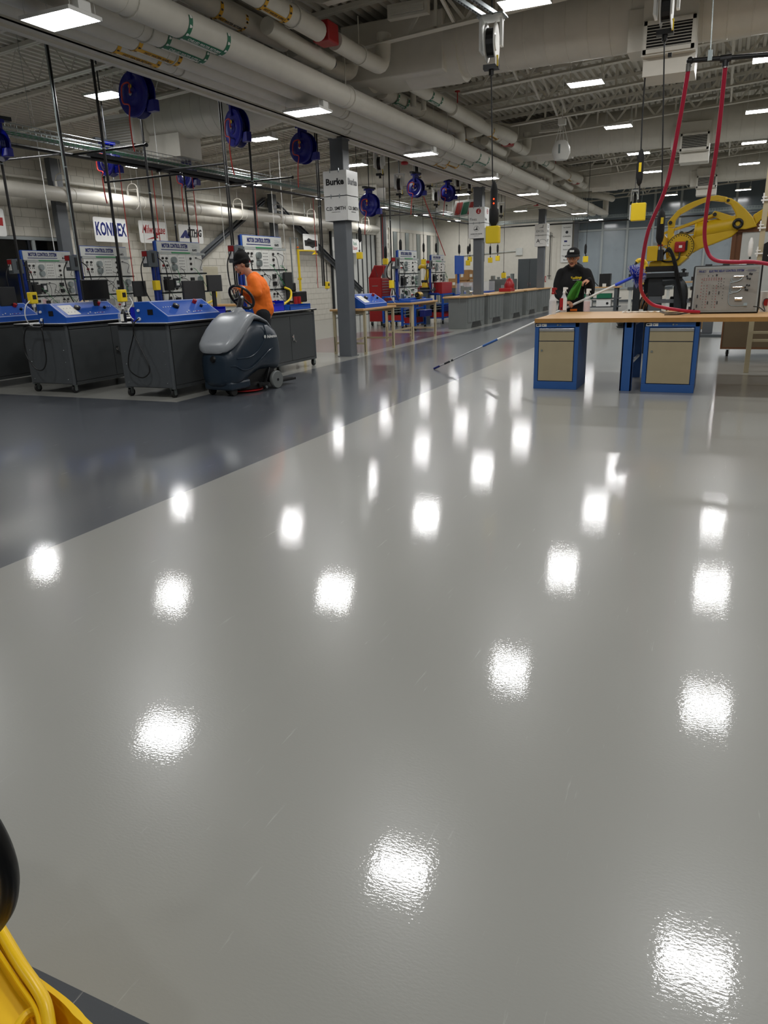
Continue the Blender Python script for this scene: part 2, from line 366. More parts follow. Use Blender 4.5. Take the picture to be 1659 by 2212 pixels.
# ---- pillars with their sign boxes
def pillar(x,y,txt,lab,slab):
    t=thing('steel_pillar',lab,'pillar',(x,y,0),group='pillars along the aisle')
    B('steel_grey').box(-.135,.135,-.135,.135,0,GZ-.02).o('shaft',t,bevel=.012); B('steel_grey').box(-.15,.15,-.15,.15,GZ-.05,GZ-.02).o('cap_plate',t)
    B('steel_grey').box(-.16,.16,-.16,.16,0,.012).o('base_plate',t)
    s=thing('sign_box',slab,'sign',(x,y,2.54),group='sponsor sign boxes on the pillars')
    W2=.235
    for k,(z0,z1) in enumerate(((.435,.865),(0,.42))):
        for side in (0,1,2,3):
            b=B('white_plate')
            if side==0: b.box(-W2,W2,-W2-.01,-W2,z0,z1)
            if side==1: b.box(W2,W2+.01,-W2,W2,z0,z1)
            if side==2: b.box(-W2,W2,W2,W2+.01,z0,z1)
            if side==3: b.box(-W2-.01,-W2,-W2,W2,z0,z1)
            p=b.o('sign_panel',s)
            if side<2:
                xd,yd=((1,0,0),(0,0,1)) if side==0 else ((0,1,0),(0,0,1))
                def at(u,v,s_=side,zz=(z0+z1)/2): return (u,-W2-.012,zz+v) if s_==0 else (W2+.012,u,zz+v)
                for (tx,sz,mt,u,v,bo,sq) in txt[k]:
                    if tx.startswith('#'): emblem(tx,sz,mt,p,at(u,v),xd)
                    else: text(tx,sz,mt,p,at(u,v),xd,yd,bold=bo,squash=sq)
    for u in (-.09,.09):
        for z in (.41,.85): B('galv').box(u-.006,u+.006,-W2-.02,-W2+.0,z-.02,z+.05).o('clip',s)
    return t
def emblem(kind,sz,mt,parent,c,xd):
    x=V(xd);z=V((0,0,1));n=x.cross(z); c=V(c); b=B(mt,'white_plate')
    def P2(pts,m=0,e=.002): 
        q=[c+x*u+z*v for u,v in pts]; b.add([a+n*.0 for a in q]+[a+n*e for a in q],[tuple(range(len(q))),tuple(range(2*len(q)-1,len(q)-1,-1))]+[(i,(i+1)%len(q),len(q)+(i+1)%len(q),len(q)+i) for i in range(len(q))],m)
    circ=lambda r,k=24:[(r*math.cos(2*PI*i/k),r*math.sin(2*PI*i/k)) for i in range(k)]
    if kind=='#disc':
        P2(circ(sz)); P2([(a*sz*.55,b_*sz*.7) for a,b_ in ((-.5,-.9),(.9,-.6),(.8,-.35),(-.1,-.5),(.7,.9),(.3,.95),(-.4,-.4))],1,.004)
    if kind=='#bird':
        k=24
        for i in range(k):
            a,a2=2*PI*i/k,2*PI*(i+1)/k; P2([(sz*math.cos(a),sz*math.sin(a)),(sz*math.cos(a2),sz*math.sin(a2)),(sz*.93*math.cos(a2),sz*.93*math.sin(a2)),(sz*.93*math.cos(a),sz*.93*math.sin(a))])
        P2([(-sz*1.3,-sz*.35),(-sz*.1,-sz*.1),(sz*.15,sz*.7),(sz*.35,sz*.75),(sz*.3,sz*.1),(sz*.6,-sz*.45),(0,-sz*.5)])
    if kind=='#hill':
        for u,h in ((-1,.3),(-.4,.55),(.25,.85)): P2([(u*sz,-sz*.5),((u+.55)*sz,(-.5+h)*sz),((u+.55)*sz,-sz*.5)])
        P2([(.75*sz,-.3*sz),(1*sz,.75*sz),(.6*sz,.45*sz)])
    if kind=='#arc':
        pts=[(sz*math.cos(PI*i/12)*1.2,sz*math.sin(PI*i/12)*.8) for i in range(13)]; pts+=[(a*.93,b_*.9) for a,b_ in pts[::-1]]; P2(pts)
    b.o('emblem',parent)
pillar(-6.805,13.31,((('Burke',.15,'black',0,.02,.006,1.05),),(('C.D. SMITH',.085,'black',0,.0,.002,.98),('CONSTRUCTION',.02,'dark_steel',0,-.06,0,1.2))),'grey square steel pillar nearest, standing at the aisle edge beside the dark carts','two-tier white sign box reading Burke and C.D. Smith on the near pillar')
pillar(-6.9,22.5,((('Fives',.12,'dark_steel',-.1,-.12,0,.9),('#disc',.075,'red',.06,.1,0,1)),(('#bird',.08,'black',0,.06,0,1),('HORICON BANK',.05,'dark_steel',0,-.09,.001,.95),('natural banking',.022,'dark_steel',0,-.14,0,1.1))),'grey steel pillar between the first and second grey cabinet benches','two-tier sign box with a red disc and a bird emblem on the middle pillar')
pillar(-7.0,31.6,((('#hill',.09,'dark_steel',.02,.1,0,1),('EXCEL',.12,'dark_steel',-.02,-.07,0,.95)),(('A',.2,'black',-.1,.0,.002,1),('#arc',.13,'dark_steel',.08,-.04,0,1),('of Wisconsin',.03,'dark_steel',.02,-.1,0,1))),'grey steel pillar farthest down the aisle, by the last cabinet bench','two-tier sign box with a stepped hill emblem on the farthest pillar')
# ================= overhead =================
def make_light():
    t=thing('high_bay_light','x','light',(0,0,0),group='LED high bay lights under the roof')
    b=B('white'); w,d=.305,.2
    b.add([(-w,-d,0),(w,-d,0),(w,d,0),(-w,d,0),(-w,-d,.03),(w,-d,.03),(w,d,.03),(-w,d,.03),(-w+.05,-d+.09,.06),(w-.05,-d+.09,.06),(w-.05,d-.09,.06),(-w+.05,d-.09,.06),
      (-w+.012,-d+.012,0),(w-.012,-d+.012,0),(w-.012,d-.012,0),(-w+.012,d-.012,0)],
      [(0,4,5,1),(1,5,6,2),(2,6,7,3),(3,7,4,0),(4,8,9,5),(5,9,10,6),(6,10,11,7),(7,11,8,4),(8,11,10,9),(0,1,13,12),(1,2,14,13),(2,3,15,14),(3,0,12,15)])
    b.o('housing',t)
    b=B('lamp'); b.add([(-w+.012,-d+.012,.004),(w-.012,-d+.012,.004),(w-.012,d-.012,.004),(-w+.012,d-.012,.004)],[(3,2,1,0)]); b.o('diffuser',t)
    B('white').box(w-.07,w+.0,-.075,.075,.03,.12).o('driver_box',t,bevel=.004)
    for s in (-1,1):
        b=B('white'); b.tube([(s*(w-.03),-.15,.03),(s*(w-.03),-.15,.12),(s*(w-.03),0,.5),(s*(w-.03),.15,.12),(s*(w-.03),.15,.03)],.0035,5,sm=False)
        b.cyl((s*(w-.03),0,.49),(s*(w-.03),0,.85),.0035,5); b.o('hanger_cable',t)
    return t
L0=make_light(); used=False
rows=[('l',-5.75,3.79,5.8,4.5,8,'along the big white pipes'),('m',-9.45,4.43,5.7,4.57,8,'over the dark carts'),('e',-12.95,4.2,5.7,4.6,8,'along the left block wall'),
 ('r',-2.57,4.63,1.2,4.5,9,'right of the pipes'),('q',.37,4.63,1.2,4.5,9,'over the workbench'),('s',3.4,4.75,1.2,4.5,9,'beyond the right edge'),('b',-5.75,3.79,-3.2,4.5,1,'behind the viewer on the left'),('c',.37,4.63,-3.3,4.5,1,'behind the viewer on the right'),('d',-9.45,4.43,-3.3,4.5,1,'behind the viewer far left')]
for rn,x,z,y0,dy,n,desc in rows:
    for k in range(n):
        lab='white LED high bay light, %s in the row %s'%(ORD[k],desc) if not desc.startswith('behind') else 'white rectangular LED light '+desc
        if not used: t=L0; t.location=(x,y0,z); t['label']=lab; used=True
        else: t=dup(L0,(x,y0+dy*k,z),0,lab)
# ---- long insulated pipes along the girder
def bands(t,x,z,r,y,col,txt,L=.62):
    """pipe marker: two arrow bands round the pipe and a lettered strip along its lower side"""
    a0=-2.35
    for yy in (y,y+L):
        b=B(col,'white' if col=='green_label' else 'black')
        for i in range(14):
            a=a0+(i/14)*2.6; a2=a0+((i+1)/14)*2.6
            q=[(x+(r+.004)*math.cos(s),yy+o_,z+(r+.004)*math.sin(s)) for s,o_ in ((a,0),(a2,0),(a2,.06),(a,.06))]; b.add(q,[(0,1,2,3)],0)
            if i%3==1:
                am=(a+a2)/2; rr=r+.007
                b.add([(x+rr*math.cos(a),yy+.012,z+rr*math.sin(a)),(x+rr*math.cos(a2),yy+.012,z+rr*math.sin(a2)),(x+rr*math.cos(a2),yy+.035,z+rr*math.sin(a2)),(x+rr*math.cos(am),yy+.055,z+rr*math.sin(am)),(x+rr*math.cos(a),yy+.035,z+rr*math.sin(a))],[(0,1,2,3,4)],1)
        b.o('marker_band',t)
    am=-1.25; b=B(col)
    for i in range(3):
        a=am-.22+i*.15; a2=a+.15
        b.add([(x+(r+.003)*math.cos(a),y,z+(r+.003)*math.sin(a)),(x+(r+.003)*math.cos(a2),y,z+(r+.003)*math.sin(a2)),(x+(r+.003)*math.cos(a2),y+L,z+(r+.003)*math.sin(a2)),(x+(r+.003)*math.cos(a),y+L,z+(r+.003)*math.sin(a))],[(0,1,2,3)])
    p=b.o('marker_strip',t)
    u=V((math.cos(am),0,math.sin(am)))
    text(txt,.055,'white' if col=='green_label' else 'black',p,V((x,y+L/2,z))+u*(r+.006),(0,1,0),(0,1,0),squash=1) if False else text(txt,.05,'white' if col=='green_label' else 'black',p,V((x,y+L/2+.03,z))+u*(r+.008),(0,1,0),u.cross(V((0,1,0))),squash=.95)
def hanger(t,x,y,z,r,top):
    b=B('paint_pipe'); b.tube([(x+ (r+.012)*math.cos(a),y,z+(r+.012)*math.sin(a)) for a in [PI/2+2*PI*i/16 for i in range(17)]],.008,5,sm=False,cap=False)
    b.tube([(x,y,z+r+.01),(x,y,top)],.007,5,sm=False)
    b.o('hanger',t)
def seams(t,x,z,r,y0,y1,st):
    y=y0
    while y<y1:
        for d in (0,.13): B('paint_pipe').lathe([(r+.001,y+d),(r+.006,y+d+.001),(r+.006,y+d+.008),(r+.001,y+d+.009)],(x,0,z),20,ax='y').o('seam_band',t)
        hanger(t,x,y+.14,z,r,4.75); y+=st
def ypipe(name,lab,x,z,r,y0,y1,st,ys):
    t=thing(name,lab,'pipe',(x,y0,z),world=True,group='large white insulated pipes beside the girder')
    B('paint_pipe').lathe([(0.001,y0),(r,y0),(r,y1),(0.001,y1)],(x,0,z),24,ax='y').o('insulation',t,smooth=True)
    seams(t,x,z,r,ys,y1,st); return t
P4=ypipe('insulated_pipe','thickest white insulated pipe, rightmost of the four along the girder',-5.42,4.06,.15,1.5,37.8,4.57,6.2)
P3=ypipe('insulated_pipe','second white pipe from the right along the girder, green arrow bands',-5.84,4.06,.13,1.5,37,4.57,6.9)
P2=ypipe('insulated_pipe','third white pipe from the right along the girder, yellow HOT WATER SUPPLY marker',-6.17,4.05,.115,1.5,37,4.57,7.7)
P1=ypipe('insulated_pipe','white pipe tight against the girder, yellow HOT WATER RETURN marker',-6.45,4.05,.1,1.5,37,4.57,8.2)
def ypix(px,py,x,z): return FX(px,py,x).y
for yo in (0,10.2):
    bands(P4,-5.42,4.06,.15,ypix(398,75,-5.35,4)+yo,'green_label','CHILLED WATER RETURN',.66)
    bands(P3,-5.84,4.06,.13,ypix(352,95,-5.8,4)+yo,'green_label','CHILLED WATER SUPPLY',.66)
    bands(P2,-6.17,4.05,.115,ypix(290,105,-6.15,4)+yo,'yellow_label','HOT WATER SUPPLY',.66)
    bands(P1,-6.45,4.05,.1,ypix(252,125,-6.4,4)+yo,'yellow_label','HOT WATER RETURN',.66)
B('paint_pipe').sph((-5.42,37.8,4.06),.15,16,8).o('elbow_cap',P4,smooth=True)
B('paint_pipe').cyl((-5.42,37.85,4.06),(-5.42,37.85,5),.13,16).o('riser',P4,smooth=True)
# ---- short upper pipes, repeated bay by bay
BAY=None
def upper(lab,pts,r,z,extra=None,g=None):
    t=BAY
    B('paint_pipe').tube(pts,r,18,k=5,sm=True).o('insulation',t,smooth=True)
    return t
for k in range(3):
    o=9.14*k; nm=['nearest','middle','far'][k]; sc=1
    BAY=thing('branch_pipework','white upper branch pipes with bands, valves and elbows, %s bay'%nm,'pipes',(-5.4,9+o,4.5),world=True,group='upper branch pipes between the joists')
    def X_(pts): return [(x,y+o,z) for x,y,z in pts]
    t=upper('white upper pipe with HOT WATER RETURN band, %s bay'%nm,X_([(-6.45,7.0,4.6),(-6.0,7.2,4.6),(-5.72,7.5,4.55),(-5.66,8,4.5),(-5.66,9.6,4.5)]),.115,4.5)
    bands(t,-5.66,4.5,.115,8.05+o,'yellow_label','HOT WATER RETURN',.5)
    t=upper('white upper pipe run with a bare valve gap and end elbow, %s bay'%nm,X_([(-5.66,9.85,4.5),(-5.66,10.6,4.5),(-5.66,11.1,4.5),(-5.6,11.45,4.55),(-5.58,11.5,4.9)]),.115,4.5)
    B('dark_steel').cyl((-5.66,9.55+o,4.5),(-5.66,9.9+o,4.5),.05,10).box(-5.7,-5.62,9.68+o,9.76+o,4.5,4.68).o('valve',t)
    hanger(t,-5.66,10.5+o,4.5,.115,5)
    t=upper('white upper pipe with HOT WATER SUPPLY band and red flanged valve, %s bay'%nm,X_([(-5.08,5.6,4.52),(-5.08,8,4.52),(-5.08,9.5,4.52)]),.12,4.5)
    bands(t,-5.08,4.52,.12,8.1+o,'yellow_label','HOT WATER SUPPLY',.5); hanger(t,-5.08,8.85+o,4.52,.12,5)
    B('red').box(-5.2,-4.96,9.55+o,9.85+o,4.42,4.66).o('red_valve_body',t,bevel=.02); B('white').box(-5.1,-5.06,9.54+o,9.548+o,4.5,4.56).o('valve_tag',t)
    t=upper('white upper pipe stub beyond the red valve, %s bay'%nm,X_([(-5.08,9.95,4.52),(-5.08,11.1,4.52),(-5.04,11.4,4.57),(-5.02,11.45,4.95)]),.115,4.5); hanger(t,-5.08,10.7+o,4.52,.115,5)
    t=upper('lower white bypass pipe slung under the valves, %s bay'%nm,X_([(-5.35,8.7,4.42),(-5.35,9.6,4.38),(-5.35,10.3,4.38)]),.1,4.4)
    B('black').cyl((-5.35,10.28+o,4.38),(-5.35,10.4+o,4.38),.06,10).o('coupling',t)
    if k<2:
        t=upper('white chilled water pipe dropping to the main pipe, %s bay'%nm,X_([(-5.62,12.7,4.5),(-5.62,14.5,4.5),(-5.55,16.1,4.5),(-5.5,16.45,4.45),(-5.5,16.5,4.15)]),.115,4.5)
        bands(t,-5.6,4.5,.115,13.1+o,'green_label','CHILLED WATER',.45); hanger(t,-5.6,14.4+o,4.5,.115,5)
        t=upper('white chilled water pipe bending back at its far end, %s bay'%nm,X_([(-5.1,12.7,4.55),(-5.1,14.5,4.55),(-5.08,16.6,4.55),(-5.2,17.0,4.5),(-5.5,16.9,4.45)]),.11,4.5)
        bands(t,-5.1,4.55,.11,13.5+o,'green_label','CHILLED WATER',.45)
        B('red').lathe([(.001,0),(.05,.005),(.05,.02),(.001,.025)],(-4.95,14.7+o,4.78),12).cyl((-4.95,14.7+o,4.6),(-4.95,14.7+o,4.8),.01,6).o('red_handwheel',t)
        t=upper('pair of short white vertical stubs on the chilled water pipes, %s bay'%nm,X_([(-5.45,13.7,4.42),(-5.45,13.7,4.9)]),.05,4.5)
        B('paint_pipe').cyl((-5.33,13.9+o,4.38),(-5.33,13.9+o,4.9),.05,10).o('stub',t)
    t=upper('wide white crossover pipe arching from the girder, %s bay'%nm,[(-6.5,16.7+o if k<2 else 34.5,4.7),(-5.9,16.9+o if k<2 else 34.6,4.68),(-5.3,17.2+o if k<2 else 34.8,4.62),(-4.95,17.8+o if k<2 else 35.4,4.55),(-4.9,18.6+o if k<2 else 36,4.55)],.13,4.6)
# ---- round supply ducts with side grilles
def duct(lab,y,zc,x0,x1,vx):
    t=thing('supply_duct',lab,'duct',(x0,y,zc),world=True,group='round supply ducts crossing the hall'); r=.48
    b=B('paint_duct'); b.lathe([(0.001,x0),(r,x0),(r,x1),(.001,x1)],(0,y,zc),32,ax='x'); b.o('duct_body',t,smooth=True)
    x=x0+.3
    while x<x1:
        B('paint_duct').lathe([(r-.002,x),(r+.006,x+.004),(r+.006,x+.012),(r-.002,x+.016)],(0,y,zc),32,ax='x').o('seam',t); x+=.3
    for v in vx:
        b=B('paint_duct'); b.box(v-.34,v+.34,y-.62,y-.1,zc-.7,zc-.05); b.box(v-.32,v+.34,y-.5,y+.1,zc-.92,zc-.7); b.box(v-.54,v-.34,y-.5,y,zc-.6,zc-.1); bx=b.o('outlet_box',t)
        f=B('paint_duct').box(v-.32,v+.32,y-.65,y-.62,zc-.68,zc-.63).box(v-.32,v+.32,y-.65,y-.62,zc-.35,zc-.3).box(v-.32,v-.28,y-.65,y-.62,zc-.68,zc-.3).box(v+.28,v+.32,y-.65,y-.62,zc-.68,zc-.3).o('grille_frame',t)
        B('black').box(v-.28,v+.28,y-.625,y-.621,zc-.63,zc-.35).o('grille_back',t)
        for q in range(8):
            z=zc-.625+q*.035
            w=B('paint_duct').hexa([(v-.28,y-.65,z),(v+.28,y-.65,z),(v+.28,y-.63,z+.01),(v-.28,y-.63,z+.01),(v-.28,y-.65,z+.005),(v+.28,y-.65,z+.005),(v+.28,y-.63,z+.015),(v-.28,y-.63,z+.015)]).o('louver',f)
    B('paint_duct').box(-5.9,-4.19,y-.5,y+.5,4.45,5.25).o('box_transition',t,bevel=.02)
    B('paint_duct').lathe([(.001,0),(.5,0),(.5,.9),(.001,.9)],(-4.9,y,4.86),32,ax='x').o('collar',t,smooth=True)
    x=x0+1
    while x<x1:
        B('paint').cyl((x,y,zc+r),(x,y,ZB(x)+DEP),.006,5).o('hanger_rod',t); x+=2.3
    return t
D0=duct('round white duct nearest, its grille box high at the upper right',12.26,4.9,-4.2,8.7,[-.98,5.2])
duct('round white duct of the middle bay behind the white dome',21.4,4.88,-4.2,8.7,[-.98,5.2])
duct('round white duct of the far bay over the glazed wall',30.54,4.86,-4.2,8.7,[-.9,5.2])
def leftduct(lab,y,zc,x0,x1):
    t=thing('supply_duct',lab,'duct',(x0,y,zc),world=True,group='round supply ducts crossing the hall'); r=.42
    B('paint_duct').lathe([(.001,x0),(r,x0),(r,x1),(.34,x1+.5),(.3,x1+.9)],(0,y,zc),32,ax='x').o('duct_body',t,smooth=True)
    x=x0+.1
    while x<x1: B('paint_duct').lathe([(r-.002,x),(r+.006,x+.004),(r+.006,x+.012),(r-.002,x+.016)],(0,y,zc),32,ax='x').o('seam',t); x+=.22
    b=B('paint_duct'); b.box(x0-.42,x0+.1,y-.45,y+.45,zc-.45,zc+.42); b.box(x0-.1,x0+.8,y-.3,y+.35,zc-.75,zc-.35); b.o('outlet_box',t)
    f=B('white').box(x0-.75,x0-.02,y-.6,y-.56,zc-.55,zc-.5).box(x0-.75,x0-.02,y-.6,y-.56,zc-.04,zc+.02).box(x0-.75,x0-.7,y-.6,y-.56,zc-.55,zc).box(x0-.07,x0-.02,y-.6,y-.56,zc-.55,zc).o('grille_frame',t)
    B('paint_duct').hexa([(x0-.75,y-.56,zc-.55),(x0-.02,y-.56,zc-.55),(x0+.05,y-.3,zc-.5),(x0-.5,y-.3,zc-.5),(x0-.75,y-.56,zc+.02),(x0-.02,y-.56,zc+.02),(x0+.05,y-.3,zc+.1),(x0-.5,y-.3,zc+.1)]).o('outlet_neck',t)
    for q in range(10): z=zc-.49+q*.046; B('white').hexa([(x0-.7,y-.6,z),(x0-.07,y-.6,z),(x0-.07,y-.575,z+.018),(x0-.7,y-.575,z+.018),(x0-.7,y-.6,z+.006),(x0-.07,y-.6,z+.006),(x0-.07,y-.575,z+.024),(x0-.7,y-.575,z+.024)]).o('louver',f)
    return t
pt=FY(262,282,12.0)
leftduct('round white duct left of the girder with a tilted grille, nearest',12.5,4.55,-10.4,-8.0)
leftduct('round white duct left of the girder behind the near pillar sign',21.6,4.5,-10.5,-8.0)
leftduct('round white duct left of the girder farthest down the hall',30.7,4.45,-10.3,-8.0)
# dark duct seen through the pipes
t=D0
B('paint_duct').lathe([(.001,-8.0),(.42,-8.0),(.42,-5.6),(.001,-5.6)],(0,12.3,4.82),28,ax='x').o('cross_section',t,smooth=True)
for q in range(4): B('paint_duct').lathe([(.42,-7.0+q*.3),(.43,-6.996+q*.3),(.43,-6.98+q*.3),(.42,-6.975+q*.3)],(0,12.3,4.82),28,ax='x').o('seam',t)
# ---- long pipe along the left wall with clevis hangers
t=thing('wall_pipe','long white insulated pipe running under the roof along the left block wall','pipe',(-13.9,2,3.52),world=True)
B('paint_pipe').lathe([(.001,2),(.155,2),(.155,30.4),(.13,30.47),(.001,30.47)],(-13.9,0,3.52),24,ax='y').o('insulation',t,smooth=True)
for y in [4.2+2.28*k for k in range(12)]:
    b=B('paint_pipe'); r=.17; x=-13.9; z=3.52
    b.box(x-r,x-r+.012,y-.03,y+.03,z,z+.3); b.box(x+r-.012,x+r,y-.03,y+.03,z,z+.3); b.tube([(x-r,y,z+.3),(x-r+.05,y,z+.4),(x,y,z+.44),(x+r-.05,y,z+.4),(x+r,y,z+.3)],.012,5); b.cyl((x-r,y,z+.3),(x+r,y,z+.3),.008,5)
    b.tube([(x+r*math.cos(a),y,z+r*math.sin(a)) for a in [PI+PI*i/10 for i in range(11)]],.01,5,sm=False); b.cyl((x,y,z+.42),(x,y,4.35),.006,5); b.o('clevis_hanger',t)
    B('paint_pipe').lathe([(.156,y+.25),(.162,y+.251),(.162,y+.27),(.156,y+.271)],(-13.9,0,3.52),24,ax='y').o('seam_band',t)
t=thing('second_wall_pipe','thinner white pipe behind the long insulated pipe on the left wall','pipe',(-14.3,2,3.15),world=True)
B('paint_pipe').cyl((-14.32,2,3.86),(-14.32,26,3.86),.03,8).o('pipe_run',t,smooth=True)
# ---- wire cable trays and black air line
def tray(lab,a,b_,ax,w=.3,h=.11,step=.1):
    t=thing('cable_tray',lab,'tray',a,world=True,group='wire basket cable trays'); a=V(a);b_=V(b_); L=(b_-a).length; d=(b_-a).normalized(); s=V((-d.y,d.x,0))
    bl=B('galv')
    for u,v in ((-w/2,h),(-w/2,h/2),(-w/2,0),(-w/6,0),(w/6,0),(w/2,0),(w/2,h/2),(w/2,h)): bl.tube([a+s*u+V((0,0,v)),b_+s*u+V((0,0,v))],.005,4,sm=False)
    bl.o('long_wires',t)
    bl=B('galv'); k=0
    while k<L:
        c=a+d*k; bl.tube([c+s*(-w/2)+V((0,0,h)),c+s*(-w/2),c+s*(w/2),c+s*(w/2)+V((0,0,h))],.004,3,sm=False,cap=False); k+=step
    bl.o('cross_wires',t,kind='stuff')
    bl=B('cable_green','galv')
    for q in range(5): bl.tube([a+s*(-.1+.05*q)+V((0,0,.015)),b_+s*(-.1+.05*q)+V((0,0,.015))],.009,5,m=0 if q%2 else 1,sm=False)
    bl.o('cable',t)
    k=1.2
    while k<L:
        c=a+d*k; B('galv').cyl(c+V((0,0,h)),V((c.x,c.y,ZB(c.x)+DEP)),.004,4).o('hanger_rod',t); k+=2.4
    return t
tray('wire basket cable tray with green cables running over the dark carts',(-9.6,5.2,3.62),(-9.6,33.4,3.62),'y')
tray('wire basket cable tray crossing in front of the glazed back wall',(-9.4,33.7,3.62),(8.8,33.7,3.62),'x')
t=thing('air_line','black air pipe under the wire tray, running the length of the hall then across','pipe',(-9.6,5,3.48),world=True)
B('black').tube([(-9.6,5,3.48),(-9.6,33.4,3.48),(-9.3,33.7,3.5),(8.8,33.7,3.5)],.03,8,sm=False).o('main_line',t,smooth=True)
B('dark_steel').box(-9.68,-9.52,9.9,14.2,3.5,3.56).o('strut_channel',t)
def branch(px1,py1,px0,py0,x0=-9.6):
    a=FX(px0,py0,-9.6); q=FY(px1,py1,a.y); 
    return a,q
for (p1,p0) in (((0,344),(130,330)),((434,310),(270,352)),((504,352),(380,372)),((640,385),(500,400)),((895,463),(830,470))):
    pass
def line(lab,pts,r=.018,mt='black',cat='pipe',name='air_branch',g='black air branch pipes'):
    t=thing(name,lab,cat,pts[0],world=True,group=g); b=B(mt); b.tube(pts,r,8,sm=False); b.o('pipe_run',t,smooth=True)
    for p in (pts[0],pts[-1]): B(mt).sph(p,r*1.7,8,6).o('fitting',t)
    return t
RX=-7.9
def brz(px,py,x=RX):
    q=FX(px,py,x); return q
for i,(pe,ps) in enumerate((((316,313),(130,332)),((487,353),(360,370)),((632,383),(560,396)),((545+0,0),(0,0)))):
    if i==3: break
    q=FX(pe[0],pe[1],-8.1); line('black branch pipe from the air line to the %s blue hose reel'%['nearest','second','third'][i],[q,(-9.6,q.y,q.z)])
for i,(px,py,x) in enumerate(((226,394,-9.0),(402,412,-9.0))):
    q=FX(px,py,x); line('thin black branch pipe below the tray to the %s low hose reel'%['near','next'][i],[q+V((0,0,.08)),q,(q.x+1.5,q.y,q.z)],.014)
for i,(px,py) in enumerate(((893,462),(965,458))):
    q=FX(px,py,-8.5); line('black branch pipe to the %s blue reel beyond the pillar'%['lit','dark'][i],[q+V((0,0,.2)),q,(-9.6,q.y,q.z)],.016)
line('short silver and black branch pipe at the left edge under the tray',[FX(0,346,-9.0),FX(130,333,-9.6)],.016)
# ---- spring hose reels
def reel_blue(lab,c,yaw=-.45,r=.27,hose=None,g='blue hose reels hung from the roof'):
    t=thing('hose_reel',lab,'reel',c,yaw,g)
    for s in (-1,1):
        b=B('reel_blue'); b.lathe([(.001,s*.085),(.09,s*.1),(.1,s*.085),(r*.72,s*.075),(r*.8,s*.09),(r*.95,s*.09),(r,s*.07),(r*.99,s*.06),(.001,s*.06)],(0,0,0),32,ax='y'); b.o('side_plate',t,smooth=True)
    b=B('navy'); 
    for q in range(4): b.torus((0,-.04+q*.027,0),r*.62,.016,24,6,rot=MX.Rotation(PI/2,3,'X'))
    b.o('wound_hose',t)
    B('reel_blue').box(-.03,.03,-.11,.11,r*.6,r+.1).box(-.09,.09,-.11,.11,r+.06,r+.1).o('bracket',t); B('chrome').cyl((0,-.12,0),(0,.12,0),.03,12).o('axle',t); B('box_yellow').cyl((.0,-.115,.09),(0,-.108,.09),.03,12).o('yellow_label',t)
    B('reel_blue').box(r*.75,r+.08,-.05,.05,-r*.85,-r*.35).o('hose_guide',t,bevel=.01)
    B('hose_thin').tube([(0,-.13,0),(.03,-.15,.12),(-.12,-.15,.1),(-.14,-.15,-.1),(0,-.16,-.16),(-.03,-.16,-r-.02),(-.1,-.1,-r-.3),(-.14,-.05,-r-.42)],.011,6).o('feed_hose',t,smooth=True)
    B('dark_steel').box(-.04,.04,-.25,.25,r+.1,r+.15).o('mounting_strut',t); B('dark_steel').cyl((0,0,r+.14),(0,0,ZB(c[0])+DEP-c[2]),.012,6).o('hanger_rod',t)
    return t
rs=[('deep blue hose reel nearest the camera, lit along its lower rim, under the girder',296,205,-7.9,.30),('dark blue hose reel second along the girder, bundle of black hoses beside it',512,277,-7.9,.30),('blue hose reel third along the girder, just left of the near pillar',655,320,-7.9,.29),
 ('blue hose reel half hidden under the black air line above the second white sign',236,352,-9.95,.22),('blue hose reel half hidden under the air line above the third white sign',405,381,-9.95,.22),('blue hose reel at the left edge under the cable tray',-8,312,-8.9,.2),
 ('bright blue hose reel just right of the near pillar sign box',798,443,-8.5,.28),('brightly lit blue hose reel directly under a light past the near pillar',898,406,-8.0,.25),('near-black blue hose reel left of the middle pillar',967,417,-8.5,.26)]
RC=[]
for lab,px,py,x,r in rs:
    c=FX(px,py,x); RC.append(c); reel_blue(lab,c,-.45 if px==512 else -.15,r)
    if True:
        pass
def reel_white(lab,c,yaw,r=.2,droplen=None):
    t=thing('cord_reel',lab,'reel',c,yaw,'white cord reels')
    for s in (-1,1): B('white').lathe([(.001,s*.05),(r*.4,s*.055),(r*.45,s*.045),(r,s*.06),(r,s*.05),(.001,s*.04)],(0,0,0),28,ax='x').o('flange',t,smooth=True)
    B('black').lathe([(r*.75,-.045),(r*.75,.045)],(0,0,0),20,ax='x').o('wound_cord',t)
    B('white').box(-.13,-.1,-.11,.11,-.1,r+.05).box(-.13,.13,-.11,.11,r+.03,r+.06).o('bracket',t,bevel=.005)
    B('white').box(.1,.13,-.05,.05,-.05,r+.04).o('bracket_arm',t); B('dark_steel').cyl((0,0,r+.05),(0,0,ZB(c[0])+DEP-c[2]),.01,6).o('hanger_rod',t)
    B('black').box(-.09,.09,-.05,.05,-r-.08,-r-.03).cyl((0,0,-r-.14),(0,0,-r-.08),.03,8).o('cord_guide',t)
    B('box_yellow').box(.07,.09,-.07,-.05,-r-.06,-r+.05).o('yellow_tag',t); B('paper').box(.075,.078,-.18,-.07,-r-.06,-r+.02).o('paper_tag',t)
    return t
w1=FY(1062,92,9.0); w1=FZ(1062,92,4.05)
reel_white('white cord reel on a slotted strut, top centre, with yellow tag',w1,.1,.2)
w2=FZ(1441,12,4.2)
reel_white('white cord reel cut by the top edge in front of the near grille box',w2,0,.2)
t=thing('strut_channel','pair of slotted steel struts reaching the top centre cord reel','strut',(w1.x,w1.y,w1.z+.28),world=True)
